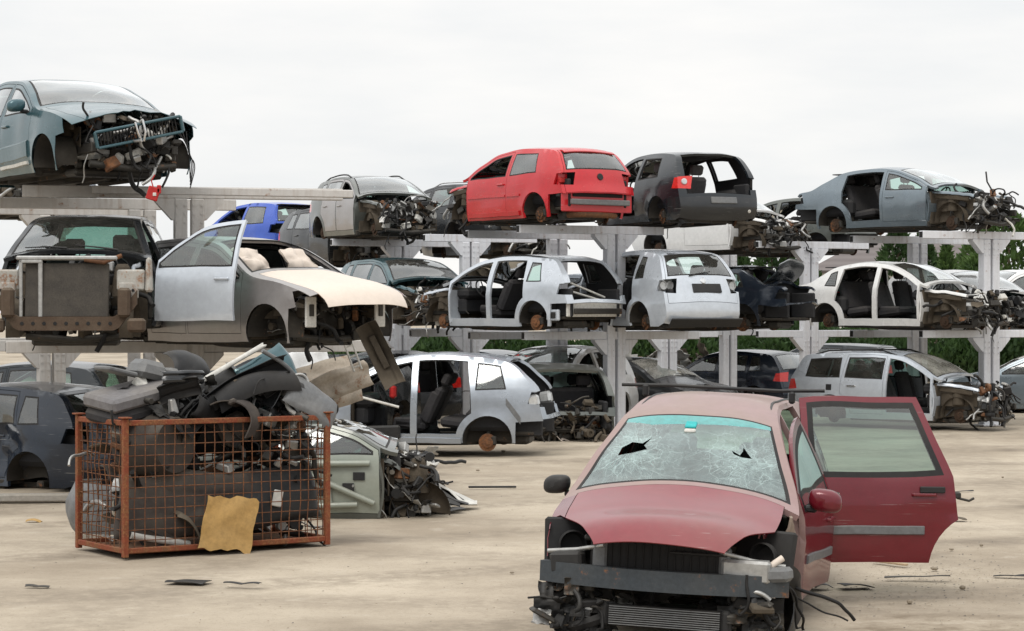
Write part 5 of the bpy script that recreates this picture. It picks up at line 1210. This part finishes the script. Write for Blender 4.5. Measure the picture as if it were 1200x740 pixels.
# bare door frame of that wreck
fr, fs_, fp = C['front']; dd = fp[('door_f', 'R')]; mb = MB()
for (a, b) in (((.78, .42), (-.05, .80)), ((.6, .40), (.1, .40)), ((.3, .42), (.25, .86)), ((.74, .86), (-.08, .88))):
    P0 = fs_.side(a[0], a[1], -1); P1 = fs_.side(b[0], b[1], -1); n_ = Vector((0, -.03, 0)); mb.tube([P0+n_, (P0+P1)/2+n_*1.4, P1+n_], .034, 0, 8)
for (a, b) in ((.5, .6), (.2, .55), (.0, .5), (.62, .72)):
    P0 = fs_.side(a, b, -1); mb.box(P0+Vector((0, -.012, 0)), (.13, .015, .09), 1, bev=.006)
mb.build('door_frame', ['p_olive', 'plastic'], dd)
# strips and shards on the ground
def gp(u, v): p = (v-HOR)/EYE; return px(u, p), dep(p)
def shard(name, u, v, w_, h_, mat, lab, cat='debris', sd=1, rz=0, curl=.03):
    x, y = gp(u, v); return loose(sheet_part(name, w_, h_, mat, sd, curl*.35, .07, .005, 0, .0), x, y, .018, lab, cat, 0, 0, rz)
mb = MB(); mb.box((0, 0, 0), (.62, .05, .025), 0, bev=.008); x, y = gp(577, 572); loose(mb.build('black_strip', 'plastic'), x, y, .013, 'straight black strip lying between the silver sport utility and the minivan', 'strip', 0, 0, 3)
shard('plastic_shard', 221, 683, .34, .22, 'plastic', 'black plastic shard on the ground in front of the cage', sd=71, rz=-15, curl=.05)
shard('plastic_shard', 284, 688, .33, .05, 'plastic', 'thin dark sliver on the ground right of the black shard before the cage', sd=72, rz=-20)
shard('plastic_shard', 44, 689, .2, .06, 'metal_dark', 'small dark flake on the ground at the lower left', sd=73)
shard('plastic_shard', 1003, 689, .26, .20, 'rubber', 'black curved shard on the ground beneath the open red door', sd=74, rz=10, curl=.06)
shard('plastic_shard', 1075, 680, .55, .06, 'metal_dark', 'long dark strip of trim on the ground right of the open red door', sd=75, rz=-8)
shard('plastic_shard', 1192, 677, .4, .07, 'rubber', 'dark strip on the ground at the right edge', sd=76, rz=-20)
shard('round_cap', 1123, 609, .17, .13, 'mud', 'flat brown cap on the ground right of the open door', sd=77)
shard('leaf_rag', 40, 613, .16, .13, cb, 'small yellow scrap on the ground by the dented dark blue hatchback', sd=78, curl=.1)
shard('metal_flake', 958, 690, .22, .16, 'plastic', 'torn black piece beside the minivan front corner', sd=79, rz=40, curl=.12)
shard('metal_flake', 1130, 577, .25, .03, 'plastic', 'thin black wire strip near the silver estate', sd=80, rz=15)
shard('metal_flake', 528, 600, .3, .2, 'plastic', 'black torn plastic before the wreck behind the cage', sd=81, rz=35, curl=.08)
mb = MB(); mb.box((0, 0, 0), (.05, .42, .02), 0, bev=.005); x, y = gp(1043, 662); loose(mb.build('wooden_lath', dirty('pale_wood', (.45, .34, .22), .8, dust=.2, scale=6)), x, y, .02, 'pale wooden lath lying under the open red door', 'lath', 0, 0, 35)
mb = MB(); mb.box((0, 0, 0), (1.1, .16, .10), 0, bev=.02); x, y = gp(28, 588); loose(mb.build('concrete_kerb', dirty('concrete', (.30, .28, .25), .9, dust=.4)), x, y, .045, 'grey concrete beam on the ground under the dented dark blue hatchback', 'beam', 0, 0, 4)
st = MB()
_v = [(math.cos(a)*math.cos(b), math.sin(a)*math.cos(b), math.sin(b)) for b in (-.9, -.2, .5, 1.1) for a in np.linspace(0, 2*math.pi, 8, endpoint=False)]
for i in range(8): pass
vs = [tuple(c*(1+.25*noise.noise(Vector(v)*2.3)) for c in v) for v in _v]
fs = [(k*8+i, k*8+(i+1) % 8, (k+1)*8+(i+1) % 8, (k+1)*8+i) for k in range(3) for i in range(8)]+[tuple(range(7, -1, -1)), tuple(range(24, 32))]
st.add(vs, fs); stone = st.build('stone', dirty('stone', (.24, .20, .15), .95, dust=.3, scale=9)); rng = random.Random(21)
spots = [(1033, 590), (1057, 565), (1115, 645), (1128, 690), (1150, 640), (1095, 668), (1066, 707), (600, 672), (560, 552), (1175, 560), (1020, 640), (985, 625), (1080, 620), (590, 530)]
for i, (u, v) in enumerate(spots):
    o = stone if i == 0 else stone.copy()
    if i: COL.objects.link(o)
    s_ = rng.uniform(.014, .035); x, y = gp(u, v); o.location = (x, y, s_*.35); o.scale = (s_*rng.uniform(.8, 1.5), s_, s_*rng.uniform(.5, .8)); o.rotation_euler = (0, 0, rng.uniform(0, 6))
    tag(o, 'small brown stone lying on the sandy yard', 'stone', 'stones on the sandy yard')
# crumbs of dirt too many to count
mb = MB(); rng = random.Random(22)
for i in range(2200):
    u, v = rng.uniform(-20, 1220), 500+240*rng.random()**.7
    if rng.random() < .62: u, v = rng.gauss(1080, 70), rng.gauss(675, 22)
    if v < 495: continue
    x, y = gp(u, v); s_ = rng.choice([.004, .006, .008, .012]); a = rng.uniform(0, 3)
    q = [(x+s_*math.cos(a+k*2.1)*rng.uniform(.7, 1.4), y+s_*math.sin(a+k*2.1)*rng.uniform(.7, 1.4), 0.001) for k in range(3)]+[(x+s_*.3, y, s_*.45)]
    mb.add(q, [(0, 1, 3), (1, 2, 3), (2, 0, 3)], rng.choice([0, 0, 0, 0, 0, 1, 2]))
o = mb.build('gravel', [dirty('dirt_crumbs', (.26, .21, .15), .95), 'plastic', 'metal_dark']); tag(o, 'fine gravel and crumbs scattered over the sandy yard', 'gravel', kind='stuff')

# ------------------------------------------------------------------ ground
m, nt, out = newmat('sandy_yard'); L = nt.links; co = objco(nt); p = N(nt, 'ShaderNodeBsdfPrincipled')
n1 = noise_tex(nt, co, .35, 5, .6); n2 = noise_tex(nt, co, 2.2, 7, .68); n3 = noise_tex(nt, co, 30, 4, .7)
mp = N(nt, 'ShaderNodeMapping'); mp.inputs['Rotation'].default_value = (0, 0, R(28)); mp.inputs['Scale'].default_value = (.3, 1.0, 1); L.new(co, mp.inputs[0]); n4 = noise_tex(nt, mp.outputs[0], 1.4, 5, .6)
c = ramp(nt, n1, .32, .68, (.29, .24, .18, 1), (.475, .41, .32, 1))
c = mixc(nt, mth(nt, 'MULTIPLY', ramp(nt, n2, .50, .85), .8), c, (.235, .195, .145))
c = mixc(nt, mth(nt, 'MULTIPLY', ramp(nt, n3, .54, .76), .6), c, (.19, .155, .11))
n5 = noise_tex(nt, co, 95, 3, .7); c = mixc(nt, mth(nt, 'MULTIPLY', ramp(nt, n5, .58, .72), .5), c, (.16, .13, .10)); c = mixc(nt, mth(nt, 'MULTIPLY', ramp(nt, n5, .26, .40, (1, 1, 1, 1), (0, 0, 0, 1)), .35), c, (.55, .50, .43))
c = mixc(nt, mth(nt, 'MULTIPLY', ramp(nt, n2, .28, .42, (1, 1, 1, 1), (0, 0, 0, 1)), .5), c, (.46, .41, .34))
# tyre tracks: pairs of soft bands that wander across the yard
for (rot, sc, ph, k) in ((62, .42, 1.3, .55), (8, .30, 4.1, .42), (100, .36, 2.2, .36)):
    tm = N(nt, 'ShaderNodeMapping'); tm.inputs['Rotation'].default_value = (0, 0, R(rot)); tm.inputs['Location'].default_value = (ph, 0, 0); L.new(co, tm.inputs[0])
    wt = N(nt, 'ShaderNodeTexWave', wave_type='BANDS', bands_direction='X'); wt.inputs['Scale'].default_value = sc*.25; wt.inputs['Distortion'].default_value = 5; wt.inputs['Detail'].default_value = 2; wt.inputs['Detail Scale'].default_value = .25; L.new(tm.outputs[0], wt.inputs[0])
    lug = noise_tex(nt, tm.outputs[0], 5, 4, .7)
    c = mixc(nt, mth(nt, 'MULTIPLY', mth(nt, 'MULTIPLY', ramp(nt, wt.outputs['Fac'], .80, .96), ramp(nt, lug, .35, .6)), k), c, (.20, .165, .125))
# oil and rust stains
vs_ = N(nt, 'ShaderNodeTexVoronoi'); vs_.inputs['Scale'].default_value = .42; wp = N(nt, 'ShaderNodeVectorMath', operation='ADD'); L.new(co, wp.inputs[0])
nz_ = N(nt, 'ShaderNodeTexNoise'); nz_.inputs['Scale'].default_value = 1.6; nz_.inputs['Detail'].default_value = 5; L.new(co, nz_.inputs[0]); L.new(nz_.outputs['Color'], wp.inputs[1]); L.new(wp.outputs[0], vs_.inputs['Vector'])
c = mixc(nt, mth(nt, 'MULTIPLY', ramp(nt, vs_.outputs['Distance'], .05, .24, (1, 1, 1, 1), (0, 0, 0, 1)), .55), c, (.13, .105, .08))
# brown dirt spilled round the red minivan
dv = N(nt, 'ShaderNodeVectorMath', operation='DISTANCE'); L.new(co, dv.inputs[0]); dv.inputs[1].default_value = (3.3, 16.6, 0)
c = mixc(nt, mth(nt, 'MULTIPLY', mth(nt, 'MULTIPLY', ramp(nt, dv.outputs['Value'], .8, 4.2, (1, 1, 1, 1), (0, 0, 0, 1)), ramp(nt, n2, .38, .62)), .85), c, (.19, .15, .105))
L.new(c, p.inputs['Base Color']); p.inputs['Roughness'].default_value = .92; p.inputs['Specular IOR Level'].default_value = .2
b = N(nt, 'ShaderNodeBump', Strength=.35, Distance=.025); L.new(mth(nt, 'ADD', mth(nt, 'MULTIPLY', n2, .8), mth(nt, 'MULTIPLY', n3, .25)), b.inputs['Height']); L.new(b.outputs[0], p.inputs['Normal']); L.new(p.outputs[0], out.inputs[0])
mb = MB()
gx = [-900, -120, -40]+list(np.linspace(-16, 16, 65))+[40, 120, 900]; gy = [-60, 0, 8]+list(np.linspace(12, 50, 90))+[70, 120, 300, 1500]
def gz(x, y): return (.022*noise.noise(Vector((x*.5, y*.5, 0)))+.010*noise.noise(Vector((x*1.7, y*1.7, 4)))-.012) if abs(x) <= 16 and 12 <= y <= 50 else -.012
mb.add([(x, y, gz(x, y)) for x in gx for y in gy], [(i*len(gy)+j, (i+1)*len(gy)+j, (i+1)*len(gy)+j+1, i*len(gy)+j+1) for i in range(len(gx)-1) for j in range(len(gy)-1)], 0, True)
g = mb.build('ground', m); tag(g, kind='structure')

# ------------------------------------------------------------------ background: clipped conifers, bushes, a house
def foliage(name, c0, c1):
    m, nt, out = newmat(name); L = nt.links; p = N(nt, 'ShaderNodeBsdfPrincipled'); co = objco(nt); a = noise_tex(nt, co, 1.4, 3, .6)
    L.new(ramp(nt, a, .3, .7, (*c0, 1), (*c1, 1)), p.inputs['Base Color']); p.inputs['Roughness'].default_value = .75
    t = N(nt, 'ShaderNodeBsdfTranslucent'); t.inputs[0].default_value = (*c1, 1); x = N(nt, 'ShaderNodeMixShader'); x.inputs[0].default_value = .25
    L.new(p.outputs[0], x.inputs[1]); L.new(t.outputs[0], x.inputs[2]); L.new(x.outputs[0], out.inputs[0]); return m
M['conifer'] = foliage('conifer_leaf', (.012, .035, .010), (.045, .09, .02)); M['leaf'] = foliage('broad_leaf', (.025, .06, .014), (.085, .145, .033)); M['bark'] = dirty('bark', (.09, .065, .045), .95, scale=6)
def conifer_mesh(sd, H, rad, n, leaf=.10, round_=False):
    rg = random.Random(sd); mb = MB()
    for i in range(n):
        k = rg.random()**.8; z = .15+(H-.15)*k; a = rg.uniform(0, 2*math.pi)
        prof = (math.sin(math.pi*min(1, k*.92+.08))**.6 if round_ else min(1, (1-k)*1.7+.03)*min(1, .55+k*3))
        r = rad*prof*(.62+.42*rg.random()**.5)*(1+.22*noise.noise(Vector((math.cos(a)*2, math.sin(a)*2, z*1.4+sd))))
        c = Vector((r*math.cos(a), r*math.sin(a), z)); s_ = leaf*rg.uniform(.6, 1.5)
        d = Vector((math.cos(a)*.5+rg.uniform(-.5, .5), math.sin(a)*.5+rg.uniform(-.5, .5), rg.uniform(.2, 1.2))).normalized(); e = d.cross(Vector((rg.uniform(-1, 1), rg.uniform(-1, 1), rg.uniform(-1, 1)))).normalized()
        mb.add([c-e*s_*.4, c+d*s_*.7-e*s_*.25, c+d*s_*1.6, c+d*s_*.7+e*s_*.35, c+e*s_*.35], [(0, 1, 3, 4), (1, 2, 3)])
    return mb
def tree(name, label, u, p, H, rad, n, sd, mat, leaf=.11, rnd=False, group='trees behind the racks'):
    r = empty(name, (px(u, p), dep(p), 0), (0, 0, sd), label, 'tree', group)
    mb = MB(); mb.tube([(0, 0, -.05), (.03, 0, H*.3), (0, .04, H*.65), (0, 0, H*.95)], [.11, .09, .055, .015], 0, 8)
    for k in range(7): a = k*2.4; mb.tube([(0, 0, H*(.25+.09*k)), (rad*.6*math.cos(a), rad*.6*math.sin(a), H*(.34+.09*k))], [.035, .012], 0, 5)
    rad *= 1.3; mb.build('trunk', 'bark', r); conifer_mesh(sd, H, rad, n, leaf, rnd).build('crown', mat, r)
Hh = lambda v, p: EYE+(HOR-v)/p
tree('conifer_tree', 'green conifer between the far rack posts, first from the left', 866, 32, Hh(292, 32), 1.0, 3800, 1, 'conifer')
tree('conifer_tree', 'green conifer directly left of the open black boot lid', 905, 31, Hh(278, 31), 1.25, 4600, 2, 'conifer')
tree('conifer_tree', 'green conifer close behind the open black boot lid', 938, 31, Hh(284, 31), 1.1, 4200, 3, 'conifer')
tree('conifer_tree', 'dense tall conifer rising above the middle of the off white saloon roof', 1052, 33, Hh(262, 33), 1.1, 5200, 4, 'conifer')
tree('conifer_tree', 'conifer behind the off white saloon roof, right beside the dense tall one', 1082, 32, Hh(272, 32), 1.0, 4600, 5, 'conifer')
tree('conifer_tree', 'light green conifer before the tiled roof, just left of the right rack post', 1109, 35, Hh(288, 35), .55, 2600, 6, 'leaf')
tree('broadleaf_tree', 'broad leafy tree right of the tall right rack post', 1183, 30, Hh(255, 30), 1.7, 6500, 7, 'leaf', .15, True)
tree('broadleaf_tree', 'leafy bush low behind the white estate car', 1148, 34, Hh(300, 34), .9, 3000, 8, 'leaf', .12, True)
tree('broadleaf_tree', 'dark round bush under the middle rack behind the silver estate', 1065, 36, Hh(378, 36), 1.3, 3600, 9, 'conifer', .12, True)
tree('broadleaf_tree', 'dark round bush beneath the rack at the right edge', 1190, 38, Hh(372, 38), 1.4, 3600, 10, 'conifer', .12, True)
tree('broadleaf_tree', 'dark round bush low between the charcoal saloon and the blue black hatchback', 872, 34, Hh(380, 34), 1.2, 3400, 11, 'conifer', .12, True)
tree('broadleaf_tree', 'dark hedge bush far behind the blue black hatchback', 935, 36, Hh(376, 36), 1.3, 3400, 12, 'conifer', .12, True)
hs = empty('house', (px(1062, 25), dep(25), 0), (0, 0, R(-8)), 'house with a grey brown tiled roof far behind the right rack', 'house')
wall_m = dirty('house_render', (.62, .60, .55), .9, dust=.2)
m, nt, out = newmat('roof_tiles'); L = nt.links; co = objco(nt); p = N(nt, 'ShaderNodeBsdfPrincipled'); wv = N(nt, 'ShaderNodeTexWave', wave_type='BANDS', bands_direction='Z'); wv.inputs['Scale'].default_value = 1.1; wv.inputs['Distortion'].default_value = .3; L.new(co, wv.inputs[0])
L.new(mixc(nt, noise_tex(nt, co, 2, 4), mixc(nt, wv.outputs['Fac'], (.085, .075, .074), (.15, .135, .13)), (.14, .115, .108)), p.inputs['Base Color']); p.inputs['Roughness'].default_value = .8; L.new(p.outputs[0], out.inputs[0])
hl, hd2, he, hr = 4.6, 3.6, Hh(316, 25), Hh(281, 25)
mb = MB(); mb.box((0, 0, he/2), (hl*2-.8, hd2*2-.8, he), 0, bev=.02); mb.build('wall', wall_m, hs)
mb = MB()
mb.panel([(-hl, -hd2, he-.1), (hl, -hd2, he-.1), (hl-1.6, 0, hr), (-hl+2.6, 0, hr)], [(0, 1, 2), (0, 2, 3)], .15); mb.panel([(hl, hd2, he-.1), (-hl, hd2, he-.1), (-hl+2.6, 0, hr), (hl-1.6, 0, hr)], [(0, 1, 2), (0, 2, 3)], .15)
mb.panel([(-hl, hd2, he-.1), (-hl, -hd2, he-.1), (-hl+2.6, 0, hr)], [(0, 1, 2)], .15); mb.panel([(hl, -hd2, he-.1), (hl, hd2, he-.1), (hl-1.6, 0, hr)], [(0, 1, 2)], .15); mb.build('roof', m, hs)
mb = MB(); mb.box((1.8, 0, hr+.1), (.5, .5, .7), 0, bev=.02); mb.build('chimney', 'rust', hs)
for k in (-2.4, 0, 2.4): mb = MB(); mb.box((k, -hd2+.38, 1.6), (1.0, .06, 1.2), 0, bev=.02); mb.box((k, -hd2+.34, 1.6), (.85, .03, 1.05), 1, bev=.01); mb.build('window', ['white_pl', 'glass_dark'], hs)
# stacks and rusty heaps under the rear racks
for i, (u, p, hgt, lab) in enumerate(((985, 38, .95, 'brown stack of timber pallets behind the silver estate roof'), (1012, 40, 1.1, 'taller pallet stack right of the brown pallet stack'))):
    mb = MB()
    for k in range(int(hgt/.14)):
        z = .14*k
        for q in range(5): mb.box((-.5+q*.25, 0, z+.125), (.14, .8, .022), 0, bev=.003)
        for q in (-.35, 0, .35): mb.box((0, q, z+.06), (1.15, .09, .09), 0, bev=.004)
    o = mb.build('pallet_stack', dirty('weathered_pallet', (.26, .16, .10), .9, dust=.25, scale=5)); o.location = (px(u, p), dep(p), 0); o.rotation_euler = (0, 0, .2+.3*i); tag(o, lab, 'pallets')
for i, (u, p, m_, lab) in enumerate(((735, 50, 'rust', 'rusty brown crumpled heap of sheet metal behind the rack post'), (790, 46, 'mud', 'brown heap of bent metal left of the far white car'), (690, 54, 'metal_dark', 'dark heap of parts behind the olive beige wreck'))):
    mb = MB(); rg = random.Random(60+i)
    for k in range(26):
        T = TR(rg.uniform(-.8, .8), rg.uniform(-.5, .5), rg.uniform(.1, 1.2), rg.uniform(0, 180), rg.uniform(0, 180), rg.uniform(0, 180)); sd = rg.uniform(0, 90)
        mb.grid(lambda a, b: ((a-.5)*.7, (b-.5)*.5, .22*noise.noise(Vector((a*3+sd, b*3, sd)))), 8, 6, 0 if k % 5 else 1, .01, T)
    engine_clutter(mb, -.7, .7, .5, .1, 1.2, rg, 50, False)
    o = mb.build('scrap_heap', [m_, 'white_pl', 'alu', 'rust', 'mud', 'white_pl', 'rubber', 'red_pl']); o.location = (px(u, p), dep(p), 0); tag(o, lab, 'scrap heap', kind='stuff')

for k in range(17):
    tree('hedge_bush', 'dark green hedge bush in the row far behind the racks', 440+k*47, 38, rng.uniform(1.2, 1.7), 1.2, 2600, 200+k, 'conifer', .11, True, 'dark hedge bushes in the row far behind the racks')

for o in list(SC.objects):
    if o.parent is None and 'category' in o and 'kind' not in o: o['kind'] = 'thing'
